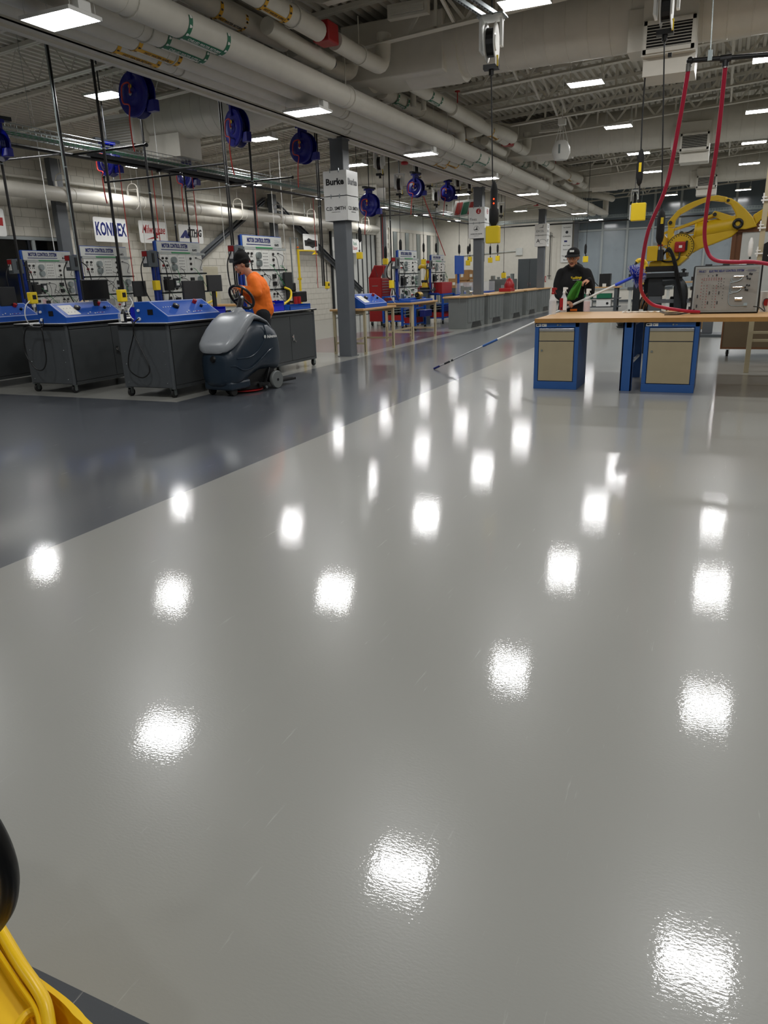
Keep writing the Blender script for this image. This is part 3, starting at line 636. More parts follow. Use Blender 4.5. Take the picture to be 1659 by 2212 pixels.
for dx in (-.07,.07):
    b=B('galv','black'); a=V((w1.x+dx,w1.y+.05,w1.z+.27)); c=V((w1.x-.35+dx,w1.y-1.9,w1.z+.32)); b.bar(a,c,.04,.04)
    for k in range(30): q=a.lerp(c,(k+.5)/30); b.box(q.x-.006,q.x+.006,q.y-.014,q.y+.014,q.z-.024,q.z-.0195,1)
    b.o('channel',t)
B('galv').box(w1.x-.16,w1.x+.16,w1.y-.1,w1.y+.12,w1.z+.255,w1.z+.27).o('plate',t)
for i,(px,py,y,lab) in enumerate(((820,353,17.5,'white cord reel beyond the near pillar, above the exit grille'),(902,363,21,'grey cord reel above the lit blue reel'),(928,383,22,'white cord reel between the two blue reels by the middle pillar'),(990,393,24,'white cord reel just left of the middle pillar'),(1015,398,26,'white cord reel touching the left side of the middle pillar'),(863,398,19,'dark-fronted cord reel with a lamp below, past the near pillar'),(943,425,24,'cord reel hanging low beside the dark blue reel'),(1083,452,30,'small white cord reel right of the middle pillar'),(1371,428,28,'small white cord reel in front of the glazed wall'))):
    reel_white(lab,FY(px,py,y),.2,.19)
# ---- drop cords, poles, hoses and yellow power boxes
def drop(lab,top,bot,r=.012,mt='black',grip=None,box=None,name='power_drop',cat='cord',sway=0,boxw=.13,g=None):
    t=thing(name,lab,cat,bot,world=True,group=g)
    top=V(top);bot=V(bot); mid=(top+bot)/2+V((sway,0,0))
    B(mt).tube([top,mid,bot],r,6,k=8).o('cord',t,smooth=True)
    if grip: 
        q=V(grip); B('rubber').lathe([(.012,.16),(.03,.13),(.042,.08),(.04,0),(.042,-.1),(.03,-.14),(.012,-.17)],q,12).o('strain_relief',t,smooth=True)
    if box:
        q=V(box); w=boxw; o_=B('box_yellow').box(q.x-w/2,q.x+w/2,q.y-.05,q.y+.05,q.z-w*.6,q.z+w*.6).o('power_box',t,bevel=.012)
        B('panel_grey').box(q.x-w/2-.02,q.x-w/2,q.y-.04,q.y+.05,q.z-w*.5,q.z+w*.5).o('box_side',t); B('black').cyl((q.x,q.y,q.z+w*.6),(q.x,q.y,q.z+w*.6+.05),.02,8).o('cord_grip',t)
    return t
tp=w1-V((0,0,.33)); bx=FY(1065,507,tp.y)
t=drop('black drop cord from the top centre reel ending in a yellow power box',tp,bx+V((0,0,.1)),.008,box=bx,boxw=.17)
gr=FY(1067,440,tp.y); B('rubber').lathe([(.01,.26),(.03,.22),(.045,.16),(.045,-.05),(.06,-.07),(.06,-.2),(.035,-.25),(.01,-.28)],gr,14).o('breaker_housing',t,smooth=True)
for k in range(2): B('led_red').sph(gr+V((.01,-.045,.05-.05*k)),.009,8,6).o('indicator_light',t)
tp=FZ(1410,-20,5.0); bx=FY(1379,458,tp.y)
t=drop('black drop cord right of centre with a large yellow power box',tp,bx+V((0,0,.1)),.01,box=bx,boxw=.2,sway=-.03)
gr=FY(1383,362,tp.y); B('rubber').lathe([(.01,.24),(.035,.2),(.045,.14),(.045,-.14),(.035,-.2),(.01,-.24)],gr,14).o('breaker_housing',t,smooth=True); B('box_yellow').box(gr.x-.015,gr.x+.02,gr.y-.05,gr.y-.044,gr.z-.06,gr.z+.06).o('yellow_sticker',t)
tp=w2-V((0,0,.33)); bt=FY(1427,560,tp.y)
t=drop('black drop cord hanging down to the yellow robot controller box',tp,bt,.008)
gr=FY(1427,490,tp.y); B('rubber').lathe([(.01,.2),(.035,.16),(.045,.1),(.045,-.12),(.035,-.16),(.01,-.2)],gr,14).o('breaker_housing',t,smooth=True); B('box_yellow').box(gr.x+.0,gr.x+.03,gr.y-.05,gr.y-.044,gr.z+.03,gr.z+.1).o('yellow_sticker',t); B('black').box(FY(1447,119,tp.y).x-.02,FY(1447,119,tp.y).x+.02,tp.y-.02,tp.y+.02,FY(1447,119,tp.y).z-.02,FY(1447,119,tp.y).z+.02).o('cord_stop',t)
# black poles and cords over the carts (image columns top -> bottom, all plumb)
def polepx(lab,px,py,x,z0,z1,r=.022,mt='black',name='power_pole',cat='pole',g='black power drop poles'):
    
    if 3.2<=z1<=4.05: x=-9.6; z1=3.47
    else: z1=0
    r*=.8; q=FX(px,py,x); z1=z1 or ZB(q.x)+DEP; t=thing(name,lab,cat,(q.x,q.y,z0),group=g); 
    b=B(mt); b.cyl((0,0,0),(0,0,z1-z0),r,8); b.o('pole',t,smooth=True); B('galv').cyl((0,0,(z1-z0)*.45),(0,0,(z1-z0)*.45+.015),r*1.25,8).o('coupling',t); return t
polepx('black drop pole at the far left edge down to the cart socket',40,560,-9.0,1.35,4.5,.022)
polepx('twin black drop poles, left one, down to the yellow socket on the first cart',246,480,-7.5,1.45,4.3,.022)
polepx('thicker black drop pole behind the twin pole, over the first cart',262,600,-7.7,1.2,4.4,.022)
polepx('black drop pole behind the first hose reel',336,520,-9.2,1.2,4.4,.025)
polepx('black drop pole left of the scrubber operator',378,480,-9.5,1.8,3.4,.022)
polepx('slim black pole by the third sponsor sign',410,500,-10.2,1.8,3.4,.02)
polepx('black drop cable pair behind the operator, left strand',498,500,-7.2,1.0,4.3,.016)
polepx('black drop cable pair behind the operator, right strand',504,520,-7.25,1.0,4.3,.016)
polepx('black pole behind the operator up to the second reel bracket',552,480,-8.1,1.6,4.3,.026)
polepx('black pole beside the near pillar down to the sink table sockets',697,540,-8.6,1.35,4.2,.024)
polepx('second black pole close beside the near pillar',690,480,-8.7,1.35,4.2,.018)
polepx('black pole right of the near pillar over the tan leg tables',843,480,-8.2,1.05,4.4,.024)
polepx('silver conduit whip over the first cart in the upper left',136,350,-9.1,1.2,4.3,.013,'galv','flexible_conduit','conduit','flexible conduits')
polepx('black pole running down behind the silver conduit whip',150,420,-9.25,1.6,4.3,.028)
for i,(px,py,x,z0,z1,lab) in enumerate(((350,420,-9.9,1.1,4.3,'white cord hanging past the second sign over the third board'),(300,420,-12.0,1.8,4.3,'thin white cord over the red lettered sign'),(612,480,-9.8,1.5,4.3,'pale rope hanging left of the shower post'),(590,460,-10.4,1.8,4.3,'pale cord near the wall column behind the board'),(483,500,-12.2,1.2,4.3,'white cord beside the long diagonal brace'),(108,480,-12.6,1.9,4.3,'pale cord hanging in front of the dark window'),(635,500,-11.5,1.4,4.3,'thin pale cord over the yellow shower'))):
    polepx(lab,px,py,x,z0,z1,.009,'white','ceiling_wire','wire','pale hanging cords')
for i,(px,py,x,z0,z1,lab) in enumerate(((341,480,-9.4,1.4,4.0,'thin red air hose beside the pole from the nearest blue reel'),(552,430,-8.9,1.9,4.0,'thin red air hose left of the pole behind the operator'),(679,480,-8.3,1.3,4.0,'thin red air hose hanging from the third blue reel'),(283,560,-10.6,1.3,3.3,'thin red air hose in front of the second board'),(425,480,-11.0,1.6,3.3,'thin red air hose beside the dark lettered third sign'),(828,560,-9.5,1.6,3.2,'thin red air hose slanting behind the red tool chest'))):
    polepx(lab,px,py,x,z0,z1,.010,'hose_thin','air_hose','hose','thin red air hoses')
t=drop('thin red air hose sweeping down behind the far trainer board',FX(915,425,-8.4),FX(962,552,-8.8),.014,'hose_thin',name='air_hose',cat='hose')
for i,(px,pt_,pb,y,gr,bxy,lab) in enumerate(((777,0,545,16.5,507,552,'drop cord with a small yellow box right of the near pillar'),(833,380,560,19,545,565,'drop cord with a yellow box beside the roller door ribs'),(865,400,540,20,530,None,'drop cord with black grip over the far blue trainer'),(915,410,565,26,535,566,'drop cord with a green-yellow box by the corner'),(942,430,545,26,535,None,'pair of black grips left of the far corner'),(982,425,470,29,None,None,'cord coiled in a loop near the middle pillar'),(992,400,565,26,538,565,'drop cord with a yellow box left of the middle pillar'),(1011,500,560,29,540,568,'drop cord with a grey box beside the pillar, left one'),(1015,500,555,30,535,560,'drop cord with a grey box beside the pillar, right one'),(1059,430,558,29,540,562,'drop cord with a small olive box under the yellow one'),(1075,430,556,30,537,558,'drop cord with a small olive box right of the pillar'),(1088,440,590,28,None,595,'long thin cord hanging down to the red machine'),(1046,500,565,30,None,None,'plain cord hanging right of the middle pillar'),(1265,490,560,26,538,560,'drop cord with a small yellow box right of the man in black'))):
    tpv=FY(px,max(pt_,300),y); b0=FY(px,pb,y)
    tpv=V((b0.x,b0.y,ZB(b0.x)+DEP))
    drop(lab,tpv,b0,.008,grip=FY(px,gr,y) if gr else None,box=FY(px,bxy,y) if bxy else None,boxw=.13 if y<25 else .16)
# red hoses from the black header at the upper right
hy=8.6
hd=[FY(1491,131,hy),FY(1568,126,hy),FY(1672,117,hy)]
t=thing('air_header','black pipe header at the upper right feeding two red hoses','pipe',hd[0],world=True)
B('black').tube([hd[0]+V((0,0,-.05)),hd[0],hd[2],hd[2]+V((1.5,0,0))],.022,10,sm=False).o('header_pipe',t,smooth=True)
B('black').cyl(hd[1]-V((.05,0,0)),hd[1]+V((.05,0,0)),.034,10).cyl(hd[1],hd[1]-V((0,0,.07)),.03,10).o('tee',t)
B('black').sph(hd[0],.035,10,8).o('elbow',t,smooth=True)
B('galv').cyl(FY(1534,122,hy),FY(1541,0,hy),.005,5).box(FY(1534,122,hy).x-.02,FY(1534,122,hy).x+.02,hy-.03,hy+.03,FY(1534,122,hy).z-.04,FY(1534,122,hy).z+.05).o('hanger',t)
def hose(lab,pts,r=.021,g='red rubber hoses'):
    t=thing('red_hose',lab,'hose',pts[0],world=True,group=g); B('hose_red').tube(pts,r,10,k=8).o('hose_body',t,smooth=True); B('chrome').cyl(V(pts[0])+V((0,0,.05)),V(pts[0])-V((0,0,.02)),r*1.15,10).o('hose_fitting',t); return t
BZ=.91
h1=[(1487,150,8.6),(1468,260,8.75),(1440,400,9.0),(1400,500,9.3),(1385,590,9.6),(1386,630,9.8)]
pts=[FY(*p) for p in h1]+[FZ(1410,660,BZ+.05),FZ(1450,672,BZ+.022),FZ(1500,677,BZ+.022)]
pts[-3]=FY(1405,655,9.95); pts[-2]=FY(1432,664,10.0); pts[-1]=FY(1475,671,10.1); pts.append(FZ(1510,674,BZ+.022))
hose('long red hose hanging from the header, drooping onto the wooden workbench',pts)
h2=[(1567,142,8.6),(1555,260,8.8),(1545,340,9.0),(1530,430,9.3),(1522,500,9.5),(1527,540,9.6),(1545,562,9.6),(1590,566,9.6),(1630,566,9.55),(1690,575,9.5)]
hose('red hose looping right in front of the perforated panel',[FY(*p) for p in h2])
# white domed ceiling fixture
c=FY(1212,325,17.6); t=thing('dome_speaker','white egg-shaped dome fixture hung below the joists','fixture',c,world=True)
B('white').lathe([(.001,-.19),(.14,-.19),(.15,-.17),(.2,-.05),(.19,.05),(.14,.16),(.08,.2),(.001,.21)],c,24).o('dome',t,smooth=True); B('galv').box(c.x-.02,c.x+.02,c.y-.2,c.y-.19,c.z-.08,c.z+.1).o('slot',t)
B('white').box(c.x-.08,c.x+.08,c.y-.06,c.y+.06,c.z+.5,c.z+.62).o('junction_box',t); 
for dx in (-.14,-.05,.05,.14): B('white').cyl((c.x+dx,c.y,c.z+.15),(c.x+dx*.2,c.y,c.z+.55),.006,5).o('suspension_cable',t)
B('white').cyl((c.x,c.y,c.z+.6),(c.x,c.y,ZB(c.x)+DEP),.01,5).o('hanger_rod',t)
# bottom-left/top-left odds overhead
t=thing('sprinkler_head','small red fixture on the underside of the girder','fixture',FZ(874,359,3.95),world=True); q=FX(874,359,-6.8); q.z=GZ-.07; B('red').lathe([(.001,-.04),(.07,-.03),(.09,0),(.07,.03),(.001,.04)],q,14).o('red_body',t,smooth=True)
t=thing('alarm_strobe','small red fixture under the girder near the farthest pillar','fixture',FX(1158,443,-6.8),world=True); q=FX(1158,443,-6.8); B('red').lathe([(.001,-.04),(.09,-.03),(.1,0),(.07,.03),(.001,.04)],q,14).o('red_body',t,smooth=True)
t=thing('exit_grille','white framed ceiling diffuser with red and green panes left of the middle pillar','diffuser',FY(1001,450,28),world=True); q=FY(1001,450,28)
B('white').hexa([(q.x-.45,q.y,q.z-.3),(q.x+.45,q.y,q.z-.27),(q.x+.5,q.y+.05,q.z-.27),(q.x-.5,q.y+.05,q.z-.3),(q.x-.4,q.y+.3,q.z+.3),(q.x+.4,q.y+.3,q.z+.33),(q.x+.45,q.y+.4,q.z+.3),(q.x-.45,q.y+.4,q.z+.3)]).o('frame',t)

for f_,l,(px0,px1,py0,py1),y in (('return_grille','dark louvred grille in a boxy duct above the top centre reel',(843,915,2,34),11.1),('return_grille','dark louvred grille in a boxy duct above the white dome',(1168,1208,262,282),20.2)):
    a=FY(px0,py1,y); c=FY(px1,py0,y); t=thing(f_,l,'grille',(a.x,y,a.z),world=True,group='louvred return grilles')
    B('paint_duct').box(a.x-.05,c.x+.05,y+.01,y+.12,a.z-.04,min(c.z+.04,ZB(a.x-.05)+DEP-.03)).o('duct_box',t); B('black').box(a.x,c.x,y,y+.01,a.z,c.z).o('grille_back',t)
    for k in range(7): z=a.z+(c.z-a.z)*k/7; B('paint').box(a.x,c.x,y-.015,y,z,z+.012).o('louver',t)
q=FY(1001,450,28); t=[o for o in bpy.data.objects if o.name=='exit_grille'][0]
for i,m in enumerate(('red_label','green_label','red_label')): B(m).hexa([(q.x-.36+.26*i,q.y-.005,q.z-.22),(q.x-.14+.26*i,q.y-.005,q.z-.2),(q.x-.14+.26*i,q.y+.02,q.z-.2),(q.x-.36+.26*i,q.y+.02,q.z-.22),(q.x-.32+.26*i,q.y+.24,q.z+.22),(q.x-.1+.26*i,q.y+.25,q.z+.24),(q.x-.1+.26*i,q.y+.27,q.z+.24),(q.x-.32+.26*i,q.y+.26,q.z+.22)]).o('pane',t)
# ================= dark carts with trainer boards =================
def caster(par,x,y,r=.055,h=.13,rot=0):
    b=B('rubber','galv'); b.cyl((x-.018,y+.02,r),(x+.018,y+.02,r),r,14,0); b.cyl((x-.022,y+.02,r),(x+.022,y+.02,r),r*.45,10,1)
    b.box(x-.03,x-.024,y-.01,y+.04,r*.7,h,1); b.box(x+.024,x+.03,y-.01,y+.04,r*.7,h,1); b.box(x-.035,x+.035,y-.03,y+.04,h-.006,h,1)
    return b.o('caster',par)
CL=1.72
def make_cart():
    t=thing('equipment_cart','x','cart',(0,0,0),group='dark grey wheeled cabinet carts')
    w=.43
    B('cart').box(-w+.01,w-.012,.01,CL-.01,.13,.955).o('body',t)
    e=B('cart_end').box(-w+.03,w-.03,-.004,.01,.14,.95).o('end_panel',t)
    for u in (-w+.08,w-.1):
        for z in (.2,.45,.62): B('galv').sph((u,-.006,z),.006,6,4).o('bolt',e)
    for u,v in ((-w+.02,.02),(w-.02,.02),(w-.02,CL-.02),(-w+.02,CL-.02)): B('frame' if 0 else 'cart_end').cyl((u,v,.12),(u,v,.965),.026,12).o('corner_post',t,smooth=True)
    for y0,y1 in ((.06,.86),(.87,CL-.07)):
        d=B('cart').box(w-.012,w+.004,y0,y1,.17,.9).o('door',t,bevel=.003)
        if y0>.5:
            B('chrome').sph((w+.012,y0+.06,.56),.022,8,6).box(w+.004,w+.02,y0+.045,y0+.075,.5,.6).bar((w+.015,y0+.06,.56),(w+.02,y0+.12,.47),.012,.01).o('handle',d)
    B('cart').box(w-.012,w+.006,.05,CL-.05,.915,.95).box(w-.012,w+.006,.05,CL-.05,.12,.165).o('rail',t)
    B('black').box(-w-.11,w+.04,-.05,CL+.03,.97,.995).o('worktop',t,bevel=.004)
    B('white').box(-w-.11,w+.04,-.051,CL+.03,.995,.998).o('top_laminate',t)
    for u,v in ((-w+.05,.03),(w-.05,.03),(w-.05,CL-.06),(-w+.05,CL-.06)): caster(t,u,v)
    return t
K=make_cart()
carts=[]
fr=[(-7.09,7.8,'dark grey wheeled cabinet cart with the blue console, beside the floor scrubber'),(-8.95,7.83,'dark grey wheeled cart, second from the scrubber, black cable loop on its end'),(-10.8,7.85,'dark grey wheeled cart cut by the left picture edge'),
 (-7.09,10.03,'dark grey wheeled cart behind the operator with two doors and chrome latch'),(-8.95,10.03,'back row cart carrying the board under the red and dark lettered signs'),(-10.8,10.03,'back row cart carrying the board under the navy lettered sign'),(-12.55,10.03,'back row cart carrying the leftmost board by the window')]
for i,(x,y,l) in enumerate(fr):
    if i==0: K.location=(x,y,0); K['label']=l; c=K
    else: c=dup(K,(x,y,0),0,l)
    carts.append(c)
# ---- trainer boards
def make_board(seed,lab,loc,far=False,g='white trainer boards titled motor control'):
    rnd=random.Random(seed); t=thing('trainer_board',lab,'board',loc,group=g)
    W_=1.17
    # local: board in the y-z plane facing +x, y 0..W
    B('blue_post').box(-.06,-.02,-.02,.03,0,1.2).o('stand_post',t); B('blue_post').box(-.06,-.02,W_-.02,W_+.03,0,1.15).o('stand_post',t); B('blue').box(-.3,.25,-.02,.03,0,.03).o('stand_foot',t); B('blue').box(-.3,.25,W_-.02,W_+.03,0,.03).o('stand_foot',t)
    B('blue').box(-.012,.0,-.04,W_,1.03,1.21).o('sign_back',t)
    s=B('panel_grey').box(.0,.012,0,W_,1.03,1.2).o('title_panel',t)
    text('MOTOR CONTROL SYSTEM',.095,'navy',s,(.014,W_*.4,1.13),(0,1,0),(0,0,1),bold=.004,squash=.58)
    B('navy').box(.012,.015,.1,.82,1.062,1.074).o('underline',s)
    text('85-MT5',.05,'dark_steel',s,(.014,W_*.86,1.07),(0,1,0),(0,0,1),bold=.002,squash=.8)
    B('frame').box(.012,.014,W_*.79,W_*.93,1.11,1.115).box(.012,.014,W_*.82,W_*.95,1.13,1.134).box(.012,.014,W_*.8,W_*.9,1.15,1.154).o('logo_mark',s)
    rowsz=[(.68,.99),(.36,.65),(.04,.33)]
    for ri,(z0,z1) in enumerate(rowsz):
        B('board_grey').box(-.01,.02,.02,W_+.12,z1,z1+.035).box(-.01,.02,.02,W_+.12,z0-.02,z0).o('rail',t)
        y=.04; k=0
        kinds=[['sw','round','dots','lamp','wires'],['relay','dev','wires','plug','round'],['motor','box','slots','sw','dots']][ri]
        for kd in kinds:
            w=.21+rnd.random()*.03; 
            m=B('module').box(0,.014,y,y+w,z0+.005,z1-.005).o('module',t)
            b=B('black','red','galv','hair','white','dark_steel'); cy=y+w/2; cz=(z0+z1)/2
            if kd=='sw':
                for u in (-.05,.05):
                    for v in (.09,-.03):
                        b.cyl((.014,cy+u,cz+v),(.04,cy+u,cz+v),.02,8,1 if (u<0 and v<0) else 0)
                        for q in (-.02,.02): b.box(.014,.018,cy+u+q-.006,cy+u+q+.006,cz+v-.06,cz+v-.035)
            elif kd=='round':
                for v in (.06,-.06): b.cyl((.014,cy-.01,cz+v),(.07,cy-.01,cz+v),.055,12,2); b.torus((.06,cy-.01,cz+v),.045,.006,12,4,5,rot=MX.Rotation(PI/2,3,'Y'))
            elif kd=='dots':
                for u in range(4):
                    for v in range(5): b.box(.014,.018,y+.04+u*.04,y+.052+u*.04,z0+.05+v*.05,z0+.062+v*.05)
            elif kd=='lamp':
                for v,mm in ((.09,0),(0,3),(-.09,0)): b.cyl((.014,cy,cz+v),(.035,cy,cz+v),.022,8,mm)
            elif kd=='relay': b.box(.014,.09,y+.02,y+w-.02,z0+.03,z1-.08,0); b.box(.014,.05,y+.03,y+w-.03,z1-.07,z1-.03,5)
            elif kd=='dev': b.box(.014,.06,y+.04,y+w-.05,z0+.07,z1-.06,5); b.box(.06,.065,y+.07,y+w-.08,z0+.11,z1-.1,4); b.cyl((.014,cy,z0+.05),(.04,cy,z0+.05),.015,8,0)
            elif kd=='plug':
                for v in (.06,-.06): b.box(.014,.05,cy-.05,cy+.03,cz+v-.035,cz+v+.035,0)
            elif kd=='motor': b.cyl((.03,y+.03,cz-.04),(.03,y+w-.03,cz-.04),.06,12,2); b.box(.014,.03,cy,cy+.07,cz+.05,cz+.1,0)
            elif kd=='box': b.box(.014,.05,cy-.06,cy+.05,cz-.03,cz+.08,0)
            elif kd=='slots':
                for q in range(5): b.box(.014,.018,y+.03+q*.035,y+.037+q*.035,z0+.1,z1-.06,0)
                b.box(.014,.02,y+.03,y+w-.03,z0+.05,z0+.07,0)
            else:
                b.tube([(.03,y+.04,z1-.05),(.06,cy+.05,cz+.05),(.05,cy,cz-.08),(.03,y+w-.04,z0+.05)],.005,4,k=4); b.box(.014,.03,y+.03,y+.06,z1-.06,z1-.04); 
            if b.v: b.o('fittings',m,kind='stuff')
            y+=w+.006
    # patch leads
    b=B('black','cable_green')
    for q in range(9):
        y0=.1+rnd.random()*1.1; z0=.9-.3*rnd.random()*2; y1=min(1.3,max(.05,y0+rnd.uniform(-.4,.5))); z1=z0-rnd.uniform(.1,.5)
        b.tube([(.03,y0,z0),(.08,y0+.04,z0-.05),(.09,(y0+y1)/2+.06,(z0+z1)/2-.1),(.07,y1,z1-.03),(.03,y1,max(.08,z1))],.0045,4,0 if q%4 else 1,k=4)
    b.o('patch_leads',t,kind='stuff')
    B('cable_green').box(.014,.03,.35,.85,1.012,1.03).o('green_connectors',t)
    # disconnect switch on a blue post at the near end
    b=B('blue_post'); b.box(-.025,.025,-.165,-.115,.03,1.05); b.box(-.25,.25,-.2,-.08,0,.04); b.o('switch_post',t)
    d=B('dark_cab').box(-.06,.07,-.32,-.08,.78,1.04).o('disconnect_box',t,bevel=.008)
    B('red').box(-.05,.05,-.326,-.32,.95,1.03).o('red_label',d); B('white').box(-.035,.035,-.327,-.32,.84,.945).o('white_label',d); B('black').box(.07,.08,-.22,-.17,.85,1.0).o('lever',d)
    b=B('black'); b.tube([(0,-.32,.95),(-.02,-.42,.75),(0,-.4,.4),(.1,-.3,.06)],.011,6); b.o('power_lead',t,smooth=True)
    b=B('black'); b.tube([(.05,-.08,.95),(.12,.02,.8),(.12,.06,.4),(.1,.0,.06)],.009,6); b.o('power_lead',t,smooth=True)
    return t
bl=['trainer board nearest the operator, behind his back, title panel with blue left edge','trainer board between the red lettered and dark lettered wall signs','trainer board directly below the navy lettered wall sign','leftmost trainer board standing in front of the dark window']
for i,(x,y) in enumerate(((-7.1,10.33),(-8.92,10.42),(-10.68,10.42),(-12.35,10.6))): make_board(i,bl[i],(x,y,.998))
# ---- blue sloped consoles
def console(lab,loc,L=1.15,paper=False,rotz=0,red=True):
    t=thing('control_console',lab,'console',loc,rotz,'blue sloped control consoles')
    pr=[(-.55,0),(0,0),(0,.075),(-.3,.27),(-.55,.27)]
    b=B('blue'); b.prism([(p[0],p[1]) for p in pr],'y',0,L); h=b.o('housing',t,bevel=.004)
    d=V((-.3,0,.195)).normalized(); n=V((.195,0,.3)).normalized(); O=V((0,0,.075))
    def S(u,v,e=.002): q=O+d*v+n*e; return V((q.x,u,q.z))
    def pl(u0,u1,v0,v1,m,name,e=.003,par=None):
        b=B(m); b.hexa([S(u0,v0,0),S(u1,v0,0),S(u1,v1,0),S(u0,v1,0),S(u0,v0,e),S(u1,v0,e),S(u1,v1,e),S(u0,v1,e)]); return b.o(name,par or t)
    for a in ((.02,L-.02,.01,.016),(.02,L-.02,.345,.351),(.02,.026,.01,.35),(L-.026,L-.02,.01,.35)): pl(*a,'white','outline_stripe',.002)
    def knob(u,v,r,h,m,name='knob'): q=S(u,v,0); b=B(m); b.cyl(q,q+n*h,r,14); return b.o(name,t)
    k=knob(.38,.2,.045,.04,'black'); q=S(.38,.2,.042); B('white').cyl(q,q+n*.003,.014,10).o('knob_cap',k)
    if red: knob(.86,.27,.03,.05,'red','emergency_button')
    knob(.9,.17,.022,.03,'black')
    for i in range(4): knob(.14+i*.05,.21,.007,.006,'white','indicator'); knob(.93+i*.045,.21,.007,.006,'white','indicator')
    for i in range(3): knob(.47+i*.07,.06+.03*(i%2),.009,.008,'white','jack')
    for i in range(5): knob(.66+i*.035,.07,.006,.006,'hose_thin' if i%2 else 'white','jack')
    if paper:
        p=pl(.1,.34,.06,.3,'paper','paper_label',.003)
        for i in range(3):
            for j in range(2): a=S(.15+i*.06,.12+.1*j,.004); b=B('dark_steel'); b.cyl(a,a+n*.001,.008,6); b.o('ink_mark',p)
    # end face: socket, switch and lead
    B('black').box(-.33,-.24,-.004,0,.1,.17).o('rocker_switch',t); B('white').cyl((-.48,0,.16),(-.48,-.02,.16),.018,10).cyl((-.48,0,.05),(-.48,-.02,.05),.022,10).o('socket',t)
    return t
console('blue sloped control console on the first cart, large black dial and red button',(-6.68,7.86,.998))
console('blue sloped control console on the second cart with a white paper label',(-8.55,7.9,.998),paper=True)
console('blue console cut by the left edge with a paper label',(-10.36,7.9,.998),.62+.5,paper=True)
# ---- cable loops hanging off the cart ends
def loop(lab,pts,r=.009,mt='black'):
    t=thing('cable_loop',lab,'cable',pts[0],world=True,group='cables hanging from the console ends'); B(mt).tube(pts,r,6,k=8).o('cable',t,smooth=True); return t
def ep(px,py,y=7.72): return FY(px,py,y)
loop('black cable loop hanging down the end of the first cart',[ep(300,688,7.8),ep(289,700),ep(288,725),ep(278,770),ep(281,800),ep(305,816),ep(322,806),ep(320,785),ep(303,750),ep(290,722),ep(287,700),ep(286,690,7.75)])
loop('black cable loop hanging down the end of the second cart',[ep(93,690,7.85),ep(90,706),ep(60,708,7.72),ep(52,730),ep(56,765),ep(76,795),ep(92,799),ep(100,780),ep(96,745),ep(90,710),ep(88,695,7.8)])
loop('pale lead from the yellow socket to the console on the first cart',[FX(280,641,-7.3),FX(286,655,-7.25),FX(277,672,-7.2),FX(284,686,-7.15),FX(289,690,-7.1)],.006,'white')
loop('white lead curling from the left yellow socket over the second cart',[FX(64,650,-9.1),FX(55,662,-9.1),FX(55,685,-9.1),FX(66,702,-9.1),FX(80,697,-9.1)],.008,'white')
for l,px,py,x in (('yellow corded power socket hanging over the first cart',263,637,-7.5),('yellow corded power socket hanging over the second cart',70,642,-9.1),('yellow power box hanging in front of the block wall by the second console',338,615,-8.9),('yellow power socket at the sink table beside the near pillar',707,615,-8.6)):
    q=FX(px,py,x); t=thing('power_socket',l,'socket',q,world=True,group='yellow hanging power sockets')
    B('box_yellow').box(q.x-.04,q.x+.04,q.y-.06,q.y+.06,q.z-.09,q.z+.07).o('box',t,bevel=.01)
    if x!=-8.9: B('black').box(q.x+.04,q.x+.045,q.y-.03,q.y+.03,q.z-.03,q.z+.03).o('face',t); B('white').lathe([(.025,0),(.03,.04),(.02,.06)],(q.x,q.y,q.z-.14),10).o('plug',t)
    B('black').cyl((q.x,q.y,q.z+.07),(q.x,q.y,q.z+.5),.012,6).o('cord',t)
# ---- monitors
def monitor(lab,x,ps,face='screen',backm='monitor_back',dx=.03):
    q=[FX(a,b_,x) for a,b_ in ps]; y0=min(v.y for v in q[::3]); c=q[0]
    ya=(q[0].y+q[3].y)/2; yb=(q[1].y+q[2].y)/2; za=(q[0].z+q[1].z)/2; zb=(q[2].z+q[3].z)/2
    t=thing('monitor',lab,'monitor',(x,(ya+yb)/2,.998),group='flat monitors on the carts')
    w=(yb-ya)/2; z0,z1=zb-.998,za-.998
    B(backm).box(-dx,0,-w,w,z0,z1).o('bezel',t,bevel=.005); B(face).box(0,.002,-w+.012,w-.012,z0+.015,z1-.012).o('screen',t)
    B('black').box(-dx-.02,-dx,-.04,.04,.05,(z0+z1)/2).o('neck',t); B('black').box(-.13,.1,-.12,.12,0,.012).box(-.05,-.02,-.04,.04,.012,.08).o('foot',t); return t
monitor('black screened monitor behind the second console',-8.72,((177,604),(233,604),(237,648),(179,648)))
monitor('grey backed monitor behind the first console',-7.15,((391,606),(436,606),(450,652),(402,652)),'monitor_back')
monitor('small dark monitor standing against the block wall behind the first console',-8.95,((288,607),(313,607),(320,640),(290,641)),'monitor_back')
monitor('dark monitor in front of the beige cabinet',-7.1,((446,594),(475,594),(484,629),(452,630)),'monitor_back')
monitor('dark monitor at the left edge behind the third console',-10.6,((-4,620),(30,620),(40,660),(2,662)),'monitor_back')
monitor('black monitor right of the board behind the operator',-7.0,((615,588),(630,588),(634,627),(616,627)),'monitor_back')
